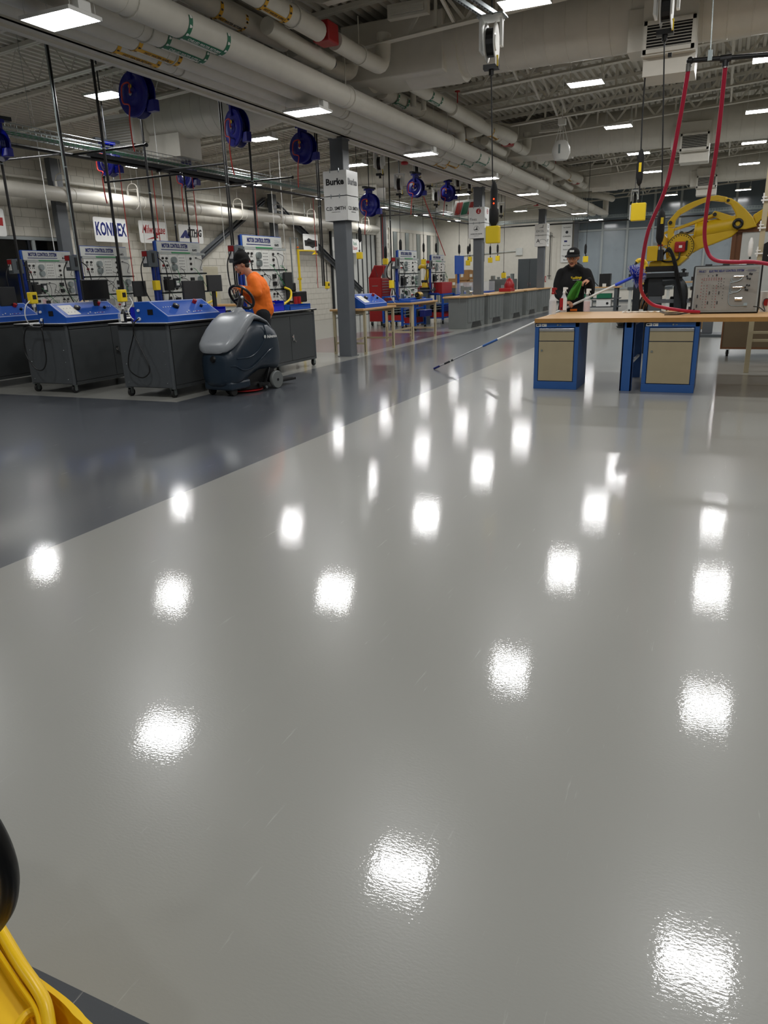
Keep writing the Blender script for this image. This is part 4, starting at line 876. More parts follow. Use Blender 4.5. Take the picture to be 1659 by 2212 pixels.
# ---- loose things on the carts
def bottle(lab,loc,m,h=.26,r=.035,capm='white',spray=True,g=None,liquid=None,label=None):
    t=thing('spray_bottle' if spray else 'bottle',lab,'bottle',loc,group=g)
    B(m).lathe([(.001,0),(r,0),(r*1.02,.02),(r*1.02,h*.5),(r*.85,h*.58),(r*.45,h*.68),(r*.38,h*.76),(.001,h*.76)],(0,0,0),18).o('body',t,smooth=True)
    if liquid: B(liquid).lathe([(.001,.004),(r*.93,.004),(r*.93,h*.45),(.001,h*.45)],(0,0,0),16).o('liquid',t,smooth=True)
    if label: B(*label).box(-r*.75,r*.75,-r*1.06,-r*.9,h*.08,h*.48,0).o('label',t)
    if spray:
        B(capm).lathe([(r*.45,h*.74),(r*.45,h*.8),(r*.3,h*.82)],(0,0,0),12).box(-.016,.03,-.012,.012,h*.82,h*.98).box(.03,.052,-.008,.008,h*.9,h*.97).bar((.02,0,h*.86),(.045,0,h*.74),.012,.006).o('trigger_head',t,bevel=.002)
    else: B(capm).lathe([(r*.5,h*.74),(r*.5,h*.86),(.001,h*.86)],(0,0,0),12).o('cap',t)
    return t
q=V((-7.52,7.95,0)); bottle('dark bottle with white cap and pink base label on the first cart',(q.x,q.y,.998),'black',.24,.036,'white',False,label=('paper',))
q=FY(262,690,8.0); bottle('clear plastic bottle beside the dark bottle on the first cart',(q.x,q.y,.998),'clear',.2,.038,'clear',False)
bottle('pale spray bottle standing between the left monitor and second console',(-9.38,8.3,.998),'bottle',.34,.04,'bottle_pink',True)
def bin_(lab,x0,x1,y0,y1,z0,h,m='blue_tub',g='blue plastic bins on the carts'):
    t=thing('plastic_bin',lab,'bin',((x0+x1)/2,(y0+y1)/2,z0),group=g); w,d=(x1-x0)/2,(y1-y0)/2
    B(m).box(-w,w,-d,d,0,.008).box(-w,-w+.008,-d,d,0,h).box(w-.008,w,-d,d,0,h*.75).box(-w,w,-d,-d+.008,0,h).box(-w,w,d-.008,d,0,h).o('tub',t); B(m).box(w,w+.012,-d,d,h*.7,h*.75).o('lip',t); return t
bin_('blue plastic bin between the two front consoles',-7.4,-7.27,7.95,8.35,.998,.2)
bin_('blue plastic bin behind the first console',-7.3,-6.9,9.15,9.45,.998,.14)
bin_('blue plastic bin on the cart right of the operator',-6.95,-6.72,10.5,10.85,.998,.17)
bin_('flat blue tray on the far end of the cart right of the operator',-6.95,-6.7,11.0,11.7,.998,.09,'blue')
bin_('flat blue tray behind the beige cabinet monitor',-7.2,-6.75,10.05,10.4,.998,.06,'blue')
def motor(lab,loc,m='brass',s=1,rot=0):
    t=thing('small_motor',lab,'motor',loc,rot,'small electric motors'); B(m).lathe([(.001,-.12*s),(.07*s,-.12*s),(.08*s,-.1*s),(.08*s,.1*s),(.07*s,.12*s),(.001,.12*s)],(0,0,.09*s),18,ax='y').o('housing',t,smooth=True)
    B('black').lathe([(.02*s,-.121*s),(.055*s,-.121*s),(.055*s,-.125*s),(.02*s,-.125*s)],(0,0,.09*s),16,ax='y').o('vent_ring',t); B(m).box(-.06*s,.06*s,-.08*s,.08*s,0,.02*s).o('foot',t); B('chrome').cyl((0,-.12*s,.09*s),(0,-.17*s,.09*s),.01*s,8).o('shaft',t); return t
motor('brass coloured motor on the blue tray between the front consoles',(-7.55,8.6,.998),s=1.15)
motor('brass coloured motor behind the operator on the back cart',(-6.95,10.92,.998),s=.9)
t=thing('cloth_bag','crumpled beige cloth heaped behind the second console','cloth',(-9.2,8.9,.998)); b=B('cork'); b.lathe([(.001,.001),(.26,.0),(.27,.05),(.2,.16),(.12,.24),(.03,.3),(.001,.3)],(0,0,0),14)
b.v=[V((v.x*(1+.12*math.sin(7*v.y*9)),v.y*(1+.1*math.cos(v.x*31)),v.z*(1+.08*math.sin(v.x*40+v.y*17)))) for v in b.v]; b.o('cloth_heap',t,smooth=True)
t=thing('drink_can','red and silver cans on the cart right of the operator','can',(-6.85,11.45,1.09))
for dx,dy in ((0,0),(.0,.12)): B('red').cyl((dx,dy,0),(dx,dy,.12),.035,14).cyl((dx,dy,.12),(dx,dy,.125),.03,14).o('can',t)
t=thing('paper_stack','white sheets on the cart end right of the operator','paper',(-6.85,11.62,.998)); B('paper').box(-.1,.12,-.08,.08,0,.004).box(-.08,.14,-.05,.1,.004,.008).o('sheets',t)
t=thing('hose_coil','curved yellow hose arching from the board right of the operator','hose',(-7.0,11.6,1.2),world=True); B('box_yellow').tube([FX(615,621,-7.0),FX(628,628,-6.95),FX(627,645,-6.9),FX(612,658,-6.85)],.018,8).o('hose_body',t,smooth=True)
t=thing('hose_coil','curved yellow hose beside the board left of the operator','hose',(-8.8,11.5,1.2),world=True); B('box_yellow').tube([FX(453,624,-8.75),FX(465,628,-8.7),FX(465,645,-8.65),FX(446,656,-8.6)],.02,8).o('hose_body',t,smooth=True)
# ---- sponsor signs on the left wall
def wsign(lab,ps,build,x=-14.1):
    q=[FX(a,b_,x) for a,b_ in ps]; y0=(q[0].y+q[3].y)/2; y1=(q[1].y+q[2].y)/2; z1=(q[0].z+q[1].z)/2; z0=(q[2].z+q[3].z)/2
    t=thing('sponsor_sign',lab,'sign',(x,(y0+y1)/2,(z0+z1)/2),group='white sponsor signs along the left wall'); w,h=(y1-y0)/2,(z1-z0)/2
    r=.05; poly=[]
    for cx_,cz_,a0 in ((w-r,h-r,0),(-w+r,h-r,90),(-w+r,-h+r,180),(w-r,-h+r,270)):
        for k in range(4): a=math.radians(a0+k*30); poly.append((cx_+r*math.cos(a),cz_+r*math.sin(a)))
    p=B('white_plate').prism(poly,'x',0,.012).o('plate',t)
    for u in (-w*.6,w*.6): B('galv').cyl((.006,u,h),(.006,u,4.35-(z0+z1)/2),.004,5).o('hanger_wire',t)
    build(p,w,h); return t
def st(s,size,m,u,v,**k): return lambda p,w,h: text(s,size,m,p,(.014,u*w,v*h),(0,1,0),(0,0,1),**k)
def many(*f): return lambda p,w,h: [g(p,w,h) for g in f]
def poly(mt,pts): 
    def f(p,w,h): B(mt).prism([(a*w,b_*h) for a,b_ in pts],'x',.012,.015).o('emblem',p)
    return f
wsign('white wall sign with tall navy capitals, left of the red lettered sign',((199,468),(270,473),(277,524),(206,522)),st('KONDEX',.42,'navy',0,0,bold=.012,squash=.58))
wsign('white wall sign with red slanted lettering over a lightning bolt',((297,476),(357,480),(364,526),(304,525)),many(st('Milwaukee',.3,'red',0,.22,bold=.004,squash=.7,shear=.3),poly('red',[(-.6,-.7),(.1,-.35),(0,-.15),(.7,.05),(.2,-.3),(.3,-.5)])))
wsign('white wall sign with navy lettering and slanted M emblem',((382,484),(434,488),(441,527),(390,525)),many(st('UTHIG',.26,'black',.28,.12,bold=.012,squash=.8,shear=.2),st('INDUSTRIES, INC.',.06,'black',.2,-.28,bold=.001,squash=.8,shear=.2),poly('navy',[(-.95,-.45),(-.5,.4),(-.35,.4),(-.3,0),(-.1,.4),(.02,.4),(-.2,-.45),(-.5,-.45),(-.55,-.2),(-.65,-.45)])))
wsign('white square wall sign with a black wavy banner beyond the yellow shower',((653,505),(686,507),(687,541),(656,540)),many(poly('black',[(-.8,-.5),(-.85,.2),(-.5,.25),(-.3,.5),(.2,.3),(.85,.25),(.85,-.5),(.5,-.55),(.2,-.75),(-.2,-.5)]),st('SARGENTO',.14,'white',0,-.13,bold=.003,squash=.75)))
wsign('white wall sign with green and red words right of the near pillar',((754,516),(780,517),(780,547),(756,546)),many(st('Bank',.22,'green_label',-.1,.35,squash=.8),st('Baker',.22,'red',-.1,-.3,squash=.8)))
wsign('white wall sign mostly hidden behind the near pillar',((717,512),(730,512),(731,542),(718,542)),st('I',.2,'dark_steel',0,0))
wsign('white wall sign with red lettering cut off at the left edge',((-50,442),(7,455),(15,514),(-45,505)),many(poly('red',[(.3,-.2),(.5,.35),(.85,.35),(.8,-.25)]),st('FIV',.2,'red',-.4,0,bold=.01)))
# ---- beige cabinet, sink table, shower and far-left furniture
t=thing('tall_cabinet','tall beige metal cabinet against the block wall behind the carts','cabinet',(-13.9,17.6,0))
B('beige_cab').box(-.3,.25,-.95,.9,.03,1.97).o('body',t,bevel=.006)
for a,b_ in ((-.93,-.03),(-.01,.88)): d=B('beige_cab').box(.25,.27,a,b_,.08,1.93).o('door',t,bevel=.003); B('chrome').box(.27,.29,(a if a>-.5 else b_-.06)+.02,(a if a>-.5 else b_-.06)+.04,1,1.15).o('handle',d)
t=thing('sink_table','long grey table with light wood top standing at the left wall','table',(-10.4,16.9,0))
B('wood').box(-2.6,.15,-.35,.35,.9,.95).o('tabletop',t,bevel=.004)
for x,y in ((.05,-.3),(.05,.3),(-2.5,-.3),(-2.5,.3),(-1.2,.3),(-1.2,-.3)): B('panel_grey').box(x-.035,x+.035,y-.035,y+.035,.12,.9).o('leg',t); caster(t,x,y)
B('panel_grey').box(-2.5,.05,-.33,-.28,.78,.9).o('apron',t); B('panel_grey').box(-2.5,.05,-.3,.3,.3,.33).o('lower_shelf',t); B('panel_grey').bar((.05,-.3,.5),(-.35,-.3,.85),.04,.04).o('gusset',t)
t=thing('wash_basin','stainless wash trough with row of arched taps against the block wall','sink',(-13.75,20.9,0))
B('galv').box(-.35,.3,-1.3,1.3,.85,1.15).o('trough',t,bevel=.01); B('galv').box(-.3,.25,-1.2,1.2,0,.85).o('pedestal',t)
for k in range(5): b=B('chrome'); y=-.9+k*.45; b.tube([(-.2,y,1.15),(-.2,y,1.38),(-.12,y,1.45),(-.02,y,1.42),(0,y,1.34)],.013,8); b.o('tap',t,smooth=True)
base=FX(651,640,-11.5); t=thing('safety_shower','yellow safety shower post with overhead rose near the block wall','shower',(-11.5,19.55,0))
b=B('box_yellow'); zt=2.38; b.cyl((0,0,0),(0,0,zt),.035,12); b.cyl((0,0,0),(0,0,.03),.12,16); b.tube([(0,0,zt-.04),(.0,.5,zt-.03),(0,.98,zt-.03)],.024,10,sm=False); b.o('post',t,smooth=True)
B('box_yellow').lathe([(.02,.0),(.03,-.05),(.1,-.1),(.001,-.1)],(0,1.0,zt-.03),16).o('shower_rose',t,smooth=True); B('dark_steel').tube([(0,1.0,zt-.1),(.03,1.02,zt-.7),(.02,.95,zt-1.0)],.005,5).o('pull_rod',t); B('box_yellow').cyl((-.06,0,1.55),(.06,0,1.55),.03,10).o('valve',t)
B('galv').tube([(0,0,zt),(0,0,zt+.3),(-.0,-.4,zt+.3),(0,-.4,.8)],.02,8,sm=False).o('supply_pipe',t); B('orange').sph((0,0,zt+.05),.03,8,6).o('orange_joint',t)
q=FX(683,633,-10.0)
t=thing('tool_case','black tool case with printed label on the sink table','case',(-10.35,17.15,.95)); B('black').box(-.25,.25,-.2,.35,0,.28).o('case_body',t,bevel=.03); B('black').box(-.2,.05,-.05,.15,.28,.5).o('case_handle',t,bevel=.03); B('paper').box(.05,.12,-.203,-.2,.05,.17).o('printed_label',t); B('galv').bar((-.3,-.1,.45),(-.1,-.15,.2),.04,.01).o('blade',t)
# ---- floor scrubber
def loft(b,secs,n=24,m=0,p=3.2):
    # secs: (u, cy, halfw, zb, zt)
    base=len(b.v); vs=[]
    for u,cy,w,zb,zt in secs:
        for j in range(n):
            a=2*PI*j/n; c,s=math.cos(a),math.sin(a); e=2/p
            vs.append((u,cy+w*math.copysign(abs(c)**e,c),(zb+zt)/2+(zt-zb)/2*math.copysign(abs(s)**e,s)))
    L=len(secs); fs=[(i*n+j,i*n+(j+1)%n,(i+1)*n+(j+1)%n,(i+1)*n+j) for i in range(L-1) for j in range(n)]
    fs+=[tuple(range(n-1,-1,-1)),tuple((L-1)*n+j for j in range(n))]
    return b.add(vs,fs,m)
# local +x is forward
SA=math.atan2(-.994,-.11)
t=thing('floor_scrubber','dark blue and grey stand-on floor scrubber beside the first cart','scrubber',(-6.1,8.6,0),SA)
b=B('scrub_blue'); loft(b,[(-.56,0,.2,.3,.74),(-.55,0,.26,.24,.82),(-.5,0,.285,.24,.87),(-.35,0,.3,.26,.95),(-.12,0,.3,.26,1.0),(.05,0,.3,.2,.98),(.2,0,.3,.14,.88),(.34,0,.295,.1,.76),(.44,0,.28,.1,.68),(.51,0,.25,.12,.62),(.545,0,.18,.16,.56),(.55,0,.1,.2,.5)],32); body=b.o('tank_body',t,smooth=True)
b=B('scrub_grey'); loft(b,[(-.5,0,.1,.8,.84),(-.47,0,.2,.83,.88),(-.35,0,.24,.92,.96),(-.2,0,.25,.97,1.03),(-.05,0,.27,.97,1.09),(.08,0,.3,.86,1.09),(.2,0,.312,.76,1.03),(.33,0,.31,.66,.93),(.44,0,.295,.6,.82),(.52,0,.265,.575,.74),(.56,0,.2,.575,.69),(.57,0,.1,.59,.66)],32); hood=b.o('recovery_hood',t,smooth=True)
b=B('scrub_grey'); loft(b,[(-.14,0,.05,1.02,1.1),(-.06,0,.075,1.0,1.15),(.04,0,.06,.98,1.12),(.16,0,.04,.98,1.03)],16); b.o('column_cover',t,smooth=True)
# raised ribs along the flanks
for s in (-1,1):
    b=B('scrub_blue'); b.tube([(-.46,s*.27,.58),(-.3,s*.3,.56),(-.1,s*.302,.46),(.1,s*.302,.36),(.3,s*.3,.34),(.42,s*.285,.4),(.5,s*.255,.41)],.009,6); b.o('flank_rib',t,smooth=True)
    b=B('scrub_blue'); b.tube([(-.2,s*.29,.9),(-.22,s*.3,.75),(-.05,s*.305,.58),(.15,s*.305,.5),(.4,s*.29,.5)],.008,6); b.o('flank_rib',t,smooth=True)
B('black').lathe([(.001,0),(.055,0),(.06,.02),(.045,.035),(.035,.06),(.001,.065)],(.515,0,.5),20,ax='x').o('drain_cap',t,smooth=True); B('scrub_blue').lathe([(.06,-.02),(.085,-.0),(.09,.01),(.07,.015)],(.51,0,.5),20,ax='x').o('cap_recess',t,smooth=True)
for s in (-1,1):
    w=B('gray_cab').lathe([(.075,-.03),(.118,-.03),(.125,-.02),(.125,.02),(.118,.03),(.075,.03)],(-.4,s*.285,.125),26,ax='y').o('wheel_tyre',t,smooth=True); B('black').lathe([(.001,-.02),(.08,-.025),(.08,.025),(.001,.02)],(-.4,s*.285,.125),20,ax='y').cyl((-.4,s*.25,.125),(-.4,s*.32,.125),.02,10).o('wheel_hub',t)
    c=B('rubber').lathe([(.001,-.02),(.06,-.02),(.065,-.01),(.065,.01),(.06,.02),(.001,.02)],(.42,s*.19,.065),18,ax='y').o('front_caster',t,smooth=True); B('black').box(.38,.46,s*.19-.03,s*.19+.03,.09,.17).o('caster_fork',t)
B('rubber').lathe([(.001,-.03),(.1,-.03),(.1,.03),(.001,.03)],(.3,.05,.1),22,ax='y').o('drive_wheel',t,smooth=True)
B('black').lathe([(.001,.04),(.22,.04),(.24,.05),(.24,.1),(.2,.13),(.001,.14)],(-.02,.02,0),28).o('brush_deck',t,smooth=True); B('red').lathe([(.2,.015),(.25,.02),(.25,.035),(.2,.04)],(-.02,.02,0),28).o('brush_skirt',t)
B('scrub_blue').box(.1,.52,-.24,.24,.08,.2).o('front_skirt',t,bevel=.03); B('black').box(-.45,.3,-.2,.2,.12,.3).o('chassis',t)
b=B('black'); b.bar((-.15,.28,.1),(-.35,.2,.3),.03,.03); b.cyl((-.1,.3,.06),(-.1,.34,.06),.035,12); b.box(-.2,.0,.26,.3,.08,.12); b.o('squeegee_arm',t); B('galv').cyl((-.1,.3,.06),(-.1,.35,.06),.02,10).o('bumper_roller',t)
B('black').box(-.58,-.5,-.22,.22,.06,.14).box(-.92,-.5,-.24,.24,.06,.09).o('footboard',t); B('rubber').box(-.9,-.6,-.2,.2,.09,.095).o('grip_mat',t)
B('scrub_blue').box(-.5,-.42,-.1,.1,.84,.93).o('rear_pad',t,bevel=.02)
# steering ring
ST=V((-.21,-.07,1.28)); rot=MX.Rotation(-.95,3,'Y')
b=B('black'); b.torus(ST,.19,.019,28,8,rot=rot)
for a in (.6,2.54,4.4): b.tube([ST,ST+rot@V((.19*math.cos(a),.19*math.sin(a),0))],.014,6,sm=False)
b.o('steering_ring',t,smooth=True); B('black').cyl(ST,(-.07,-.02,1.08),.045,12).o('steering_column',t,smooth=True); B('white').sph(ST+V((.05,.05,.0)),.02,8,6).o('key_tag',t)
sgn=1
# the flank facing the aisle is local -y or +y depending on heading: letters read along -x there
text('Advance',.062,'white',t,(-.34,.312,.74),(-1,0,0),(0,0,1),bold=.0015); B('panel_grey').lathe([(.001,0),(.022,0),(.022,.003),(.001,.003)],(-.19,.31,.745),14,ax='y').o('round_badge',t)
text('AUTOMATIC',.055,'white',t,(.535,.02,.235),(0,1,0),(0,0,1),bold=.002)
B('panel_grey').box(.5,.502,-.01,.0,.2,.2).o('badge_edge',t)
# ================= tan-leg tables, blue stands and tool storage =================
def tan_table(lab,x0,x1,y0,y1,h=.905):
    t=thing('wooden_table',lab,'table',((x0+x1)/2,(y0+y1)/2,0),group='butcher-block tables on tan steel legs'); w,d=(x1-x0)/2,(y1-y0)/2
    B('wood').box(-w-.04,w+.04,-d-.12,d+.12,h-.04,h).o('tabletop',t,bevel=.008)
    for x,y in ((-w,-d),(w,-d),(w,d),(-w,d)): 
        l=B('tan').box(x-.025,x+.025,y-.025,y+.025,0,h-.04).o('leg',t)
        B('black').box(x-.006,x+.006,y-.027,y-.025,.05,.35).o('slot_row',l)
    B('tan').box(-w,w,-d-.02,-d+.02,h-.11,h-.04).box(-w,w,d-.02,d+.02,h-.11,h-.04).o('apron',t)
    B('tan').box(-w,w,-d-.01,-d+.01,.2,.24).o('cross_bar',t); B('tan').box(-w,w,d-.01,d+.01,.2,.24).o('cross_bar',t); B('tan').box(-w+.0,-w+.03,-d,d,.2,.24).o('stretcher',t)
    return t
tan_table('butcher-block table on tan legs directly behind the near pillar',-7.25,-6.56,13.62,15.05)
tan_table('butcher-block table on tan legs, second, under the blue post and black hoops',-7.42,-6.74,16.65,18.2)
console('blue sloped console on the wooden table right of the near pillar, white label',(-6.6,13.75,.905),1.1,paper=True)
t=make_board(11,'trainer board on a blue post over the second wooden table',(-7.2,16.95,.905)); t['group']='trainer boards past the near pillar'
loop('black cable hoop hanging left of the blue post past the near pillar',[FX(a,b_,-7.25) for a,b_ in ((848,558),(838,575),(836,595),(845,605),(858,606),(866,596),(868,575),(860,560),(866,560),(880,590),(884,615),(876,630),(866,622),(862,600),(864,575))],.014)
q=FX(846,613,-7.2); t=thing('power_socket','yellow power box beside the blue post over the second wooden table','socket',q,world=True,group='yellow hanging power sockets'); B('box_yellow').box(q.x-.04,q.x+.04,q.y-.07,q.y+.07,q.z-.1,q.z+.08).o('box',t,bevel=.01); B('white').tube([q+V((0,0,-.1)),q+V((0,-.05,-.3)),q+V((.05,.1,-.45)),q+V((.05,.4,-.46))],.007,5).o('white_lead',t); B('black').cyl((q.x,q.y,q.z+.08),(q.x,q.y,q.z+.8),.014,6).o('cord',t)
q=FX(820,557,-9.0)
motor('brass coloured motor on the blue base of the second wooden table',(-7.0,17.75,.96),s=1.0)
t=thing('base_tray','blue steel base tray lying along the second wooden table','tray',(-7.08,17.3,.905)); B('blue').box(-.3,.3,-.65,.85,0,.05).box(-.05,.05,-.65,.85,.05,.09).o('tray_frame',t,bevel=.006)
# red tool chest
t=thing('tool_chest','tall red rolling tool chest with its lid propped open','chest',(-10.35,22.8,0))
B('red').box(-.23,.23,-.45,.45,.14,.86).o('lower_cabinet',t,bevel=.01); B('red').box(-.22,.22,-.44,.44,.88,1.5).o('upper_chest',t,bevel=.01)
for k in range(7): d=B('red').box(.22,.235,-.42,.42,.92+k*.082,.99+k*.082).o('drawer',t); B('chrome').box(.235,.25,-.4,.4,.975+k*.082,.988+k*.082).o('drawer_pull',d)
for k in range(4): d=B('red').box(.23,.245,-.42,.42,.2+k*.16,.34+k*.16).o('drawer',t); B('chrome').box(.245,.26,-.4,.4,.32+k*.16,.335+k*.16).o('drawer_pull',d)
B('red').hexa([(-.22,-.44,1.5),(-.2,-.44,1.5),(-.2,.44,1.5),(-.22,.44,1.5),(.0,-.44,1.9),(.03,-.44,1.88),(.03,.44,1.88),(.0,.44,1.9)]).box(-.23,.22,-.442,-.43,1.5,1.53).o('lid',t); B('black').bar((.1,-.42,1.5),(.0,-.42,1.85),.01,.01).o('lid_strut',t)
for x,y in ((-.18,-.38),(.18,-.38),(.18,.38),(-.18,.38)): caster(t,x,y,.06,.14)
B('galv').box(-.1,.1,-.447,-.44,1.25,1.27).o('side_handle',t)
t=thing('tool_chest','low red tool chest behind the blue post','chest',(-9.9,24.6,0)); B('red').box(-.3,.3,-.6,.6,.14,1.2).o('cabinet',t,bevel=.01); caster(t,-.25,-.5); caster(t,.25,-.5); caster(t,-.25,.5); caster(t,.25,.5)
for k in range(6): d=B('red').box(-.28,.28,-.62,-.6,.2+k*.16,.34+k*.16).o('drawer',t); B('chrome').box(-.26,.26,-.63,-.62,.32+k*.16,.335+k*.16).o('drawer_pull',d)
def blue_cart(lab,x,y,w,d,h,rows):
    t=thing('blue_cart',lab,'cart',(x,y,0),group='blue framed trolleys')
    for a,b_ in ((-w,-d),(w,-d),(w,d),(-w,d)): B('blue').box(a-.03,a+.03,b_-.03,b_+.03,.13,h).o('post',t); caster(t,a,b_,.055,.13)
    for z in rows: B('blue').box(-w,w,-d,d,z,z+.04).o('shelf',t)
    B('red').box(-w+.05,w-.05,-d+.03,d-.03,rows[0]+.04,rows[0]+.2).o('red_tray',t)
    for k in range(3):
        B('galv').hexa([(-w+.05,-d-.01,rows[0]+.26+k*.08),(w-.05,-d-.01,rows[0]+.3+k*.08),(w-.05,d-.1,rows[0]+.3+k*.08),(-w+.05,d-.1,rows[0]+.26+k*.08),(-w+.05,-d-.01,rows[0]+.29+k*.08),(w-.05,-d-.01,rows[0]+.33+k*.08),(w-.05,d-.1,rows[0]+.33+k*.08),(-w+.05,d-.1,rows[0]+.29+k*.08)]).o('metal_bar',t)
    for k in range(3): B(('black','dark_steel','navy')[k]).box(-w+.08+k*.22,-w+.25+k*.22,-d+.05,d-.15,rows[1]-.22,rows[1]-.02).o('case',t,bevel=.02)
    return t
blue_cart('blue framed trolley with red tray under the second wooden table view',-9.35,22.1,.38,.5,.95,(.17,.62,.91))
blue_cart('blue framed trolley left of the first grey bench',-8.65,23.75,.33,.55,.95,(.17,.6,.91))
blue_cart('blue framed trolley hidden partly behind the tan table legs',-8.3,20.6,.2,.4,.92,(.17,.6,.88))
t=make_board(17,'small far trainer board on a thin blue post by the corner',(-8.66,23.1,.95)); t['group']='trainer boards past the near pillar'
t=thing('blue_backboard','blue upright panel right of the far trainer board','board',(-8.4,25.1,0)); B('blue').box(-.02,.02,-.4,.5,1.55,2.15).o('sheet',t); B('blue').box(-.03,.03,-.1,-.02,.0,1.56).o('post',t)
t=thing('blue_backboard','blue upright panel left of the small yellow robot','panel',(-7.45,17.95,.905)); B('blue').box(-.02,.02,-.1,.35,.45,1.0).o('sheet',t); B('blue').box(-.03,.03,0,.06,0,.5).o('post',t)
for i,(y0,y1,m) in enumerate(((22.5,23.3,'clear'),(23.4,24.4,'red'),(24.5,25.3,'clear'))):
    pass
t=thing('parts_crate','red crate on the blue trolley left of the first grey bench','crate',(-8.66,23.75,.95)); B('red').box(-.3,.3,-.5,.5,0,.36).o('crate',t,bevel=.01)
t=thing('parts_crate','clear plastic crate wrapped in film right of the red crate','crate',(-8.0,24.6,.0)); B('clear').box(-.2,.2,-.45,.4,.9,1.25).o('crate',t); B('blue').box(-.22,.22,-.5,.45,.84,.9).o('tray',t); B('blue').box(-.03,.03,-.03,.03,0,.84).o('post',t)
def small_robot(lab,loc,s,rot=0,g='small yellow robots'):
    t=thing('small_robot',lab,'robot',loc,rot,g); 
    B('black').box(-.16*s,.16*s,-.16*s,.16*s,0,.08*s).o('base',t,bevel=.01)
    B('robot').lathe([(.001,.08*s),(.13*s,.08*s),(.12*s,.3*s),(.1*s,.34*s),(.001,.34*s)],(0,0,0),18).o('shoulder',t,smooth=True)
    B('robot').tube([(0,0,.25*s),(.08*s,.02,.5*s),(.1*s,.03,.72*s)],.075*s,12).o('lower_arm',t,smooth=True)
    B('robot').tube([(.1*s,.03,.72*s),(.0,.02,.82*s),(-.16*s,0,.84*s),(-.22*s,0,.78*s)],.07*s,12).o('upper_arm',t,smooth=True)
    B('black').cyl((-.1*s,-.09*s,.3*s),(.1*s,-.09*s,.3*s),.05*s,12).cyl((-.22*s,0,.78*s),(-.26*s,0,.7*s),.04*s,10).o('motor_cap',t); return t
small_robot('small yellow robot arm beyond the second wooden table',(-8.83,22.95,1.1),.85)
t=thing('pedestal','dark pedestal carrying the small yellow robot arm','pedestal',(-8.83,22.95,0)); B('dark_cab').box(-.12,.12,-.12,.12,0,1.1).box(-.2,.2,-.2,.2,1.06,1.1).o('pedestal_body',t)
# ================= grey cabinet benches along the aisle =================
def make_bench():
    t=thing('cabinet_bench','x','bench',(0,0,0),group='grey cabinet benches in a row'); w=.275; L=1.8
    B('gray_cab').box(-w,w,0,L,.0,.87).o('body',t,bevel=.004)
    for a,b_ in ((.12,.86),(.9,1.66)):
        d=B('gray_cab').box(w,w+.012,a,b_,.17,.84).o('door',t)
        B('dark_cab').box(w+.012,w+.014,a+.32,a+.35,.2,.8).box(w+.012,w+.014,b_-.1,b_-.08,.3,.8).o('groove',d)
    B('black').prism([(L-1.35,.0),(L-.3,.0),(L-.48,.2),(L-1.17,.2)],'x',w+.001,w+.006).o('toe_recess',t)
    B('dark_cab').box(w,w+.01,.05,L-.05,.845,.865).o('dark_rail',t)  # dark grey strip above the doors, just below the wood top
    B('wood').box(-w-.16,w+.04,-.06,L+.04,.87,.915).o('wood_top',t,bevel=.006)
    return t
KB=make_bench(); ys=[20.75,22.95,25.6,28.0,30.45]
bl=['nearest grey cabinet bench with wood top, carrying a vise','grey cabinet bench with wood top right behind the middle pillar','third grey cabinet bench in the row, carrying the red machine','fourth grey cabinet bench in the row along the aisle','farthest grey cabinet bench, at the last pillar']
for i,y in enumerate(ys):
    if i==0: KB.location=(-6.99,y,0); KB['label']=bl[0]
    else: dup(KB,(-6.99,y,0),0,bl[i])
t=thing('bench_vise','grey metal vise on the nearest grey cabinet bench','vise',(-7.0,21.6,.915)); B('galv').box(-.15,.15,-.15,.15,0,.05).o('vise_base',t); B('galv').cyl((-.12,0,.05),(-.12,0,.28),.05,10).cyl((.08,-.1,.1),(.08,.2,.1),.06,12).box(-.1,.12,-.05,.1,.15,.25).o('vise_jaws',t); B('chrome').cyl((.15,-.15,.12),(.15,.15,.12),.012,8).o('vise_handle',t)
t=thing('pendant_lever','thin metal rod hanging below the nearest bench top','rod',(-6.9,20.68,.72)); B('galv').cyl((0,0,0),(0,0,.15),.008,6).o('rod',t)
t=thing('shop_machine','red bench machine with rounded hood on the third bench','machine',(-6.95,26.1,.915)); B('red').box(-.22,.2,-.3,.3,0,.12).o('machine_base',t,bevel=.02); B('red').lathe([(.001,0),(.16,.0),(.18,.12),(.1,.3),(.001,.36)],(.05,.1,.1),16).o('hood',t,smooth=True); B('chrome').cyl((-.1,-.2,.12),(-.1,-.2,.22),.06,12).o('collar',t)
t=thing('parts_crate','long clear plastic crate standing behind the third grey bench','crate',(-7.9,26.0,0)); B('clear').box(-.4,.3,-1.2,.8,.95,1.28).o('crate',t); B('blue').box(-.4,.3,-1.2,.8,.87,.95).o('blue_tray',t); B('dark_cab').box(-.35,.25,-1.1,.7,0,.87).o('stand',t)
t=thing('utility_cabinet','grey low cabinet with metal parts on top, left of the tall wardrobe','cabinet',(-9.0,33.2,0)); B('gray_cab').box(-.6,.5,-.3,.4,0,1.3).o('body',t,bevel=.01)
for k,(x,w,h) in enumerate(((-.5,.15,.16),(-.25,.08,.1),(0,.12,.3),(.2,.1,.12),(.38,.12,.22))): B('galv').box(x-w/2,x+w/2,-.1,.1,1.3,1.3+h).o('metal_part',t)
t=thing('wardrobe','tall dark grey two-door metal wardrobe against the far wall','cabinet',(-7.95,33.9,0)); B('dark_cab').box(-.52,.52,-.3,.3,0,2.13).o('body',t,bevel=.006)
for s in (-1,1): d=B('dark_cab').box(min(s*.5,s*.01),max(s*.5,s*.01),-.315,-.3,.08,2.08).o('door',t,bevel=.003); B('chrome').box(s*.05-.01,s*.05+.01,-.33,-.315,1.0,1.12).o('handle',d)
i=0
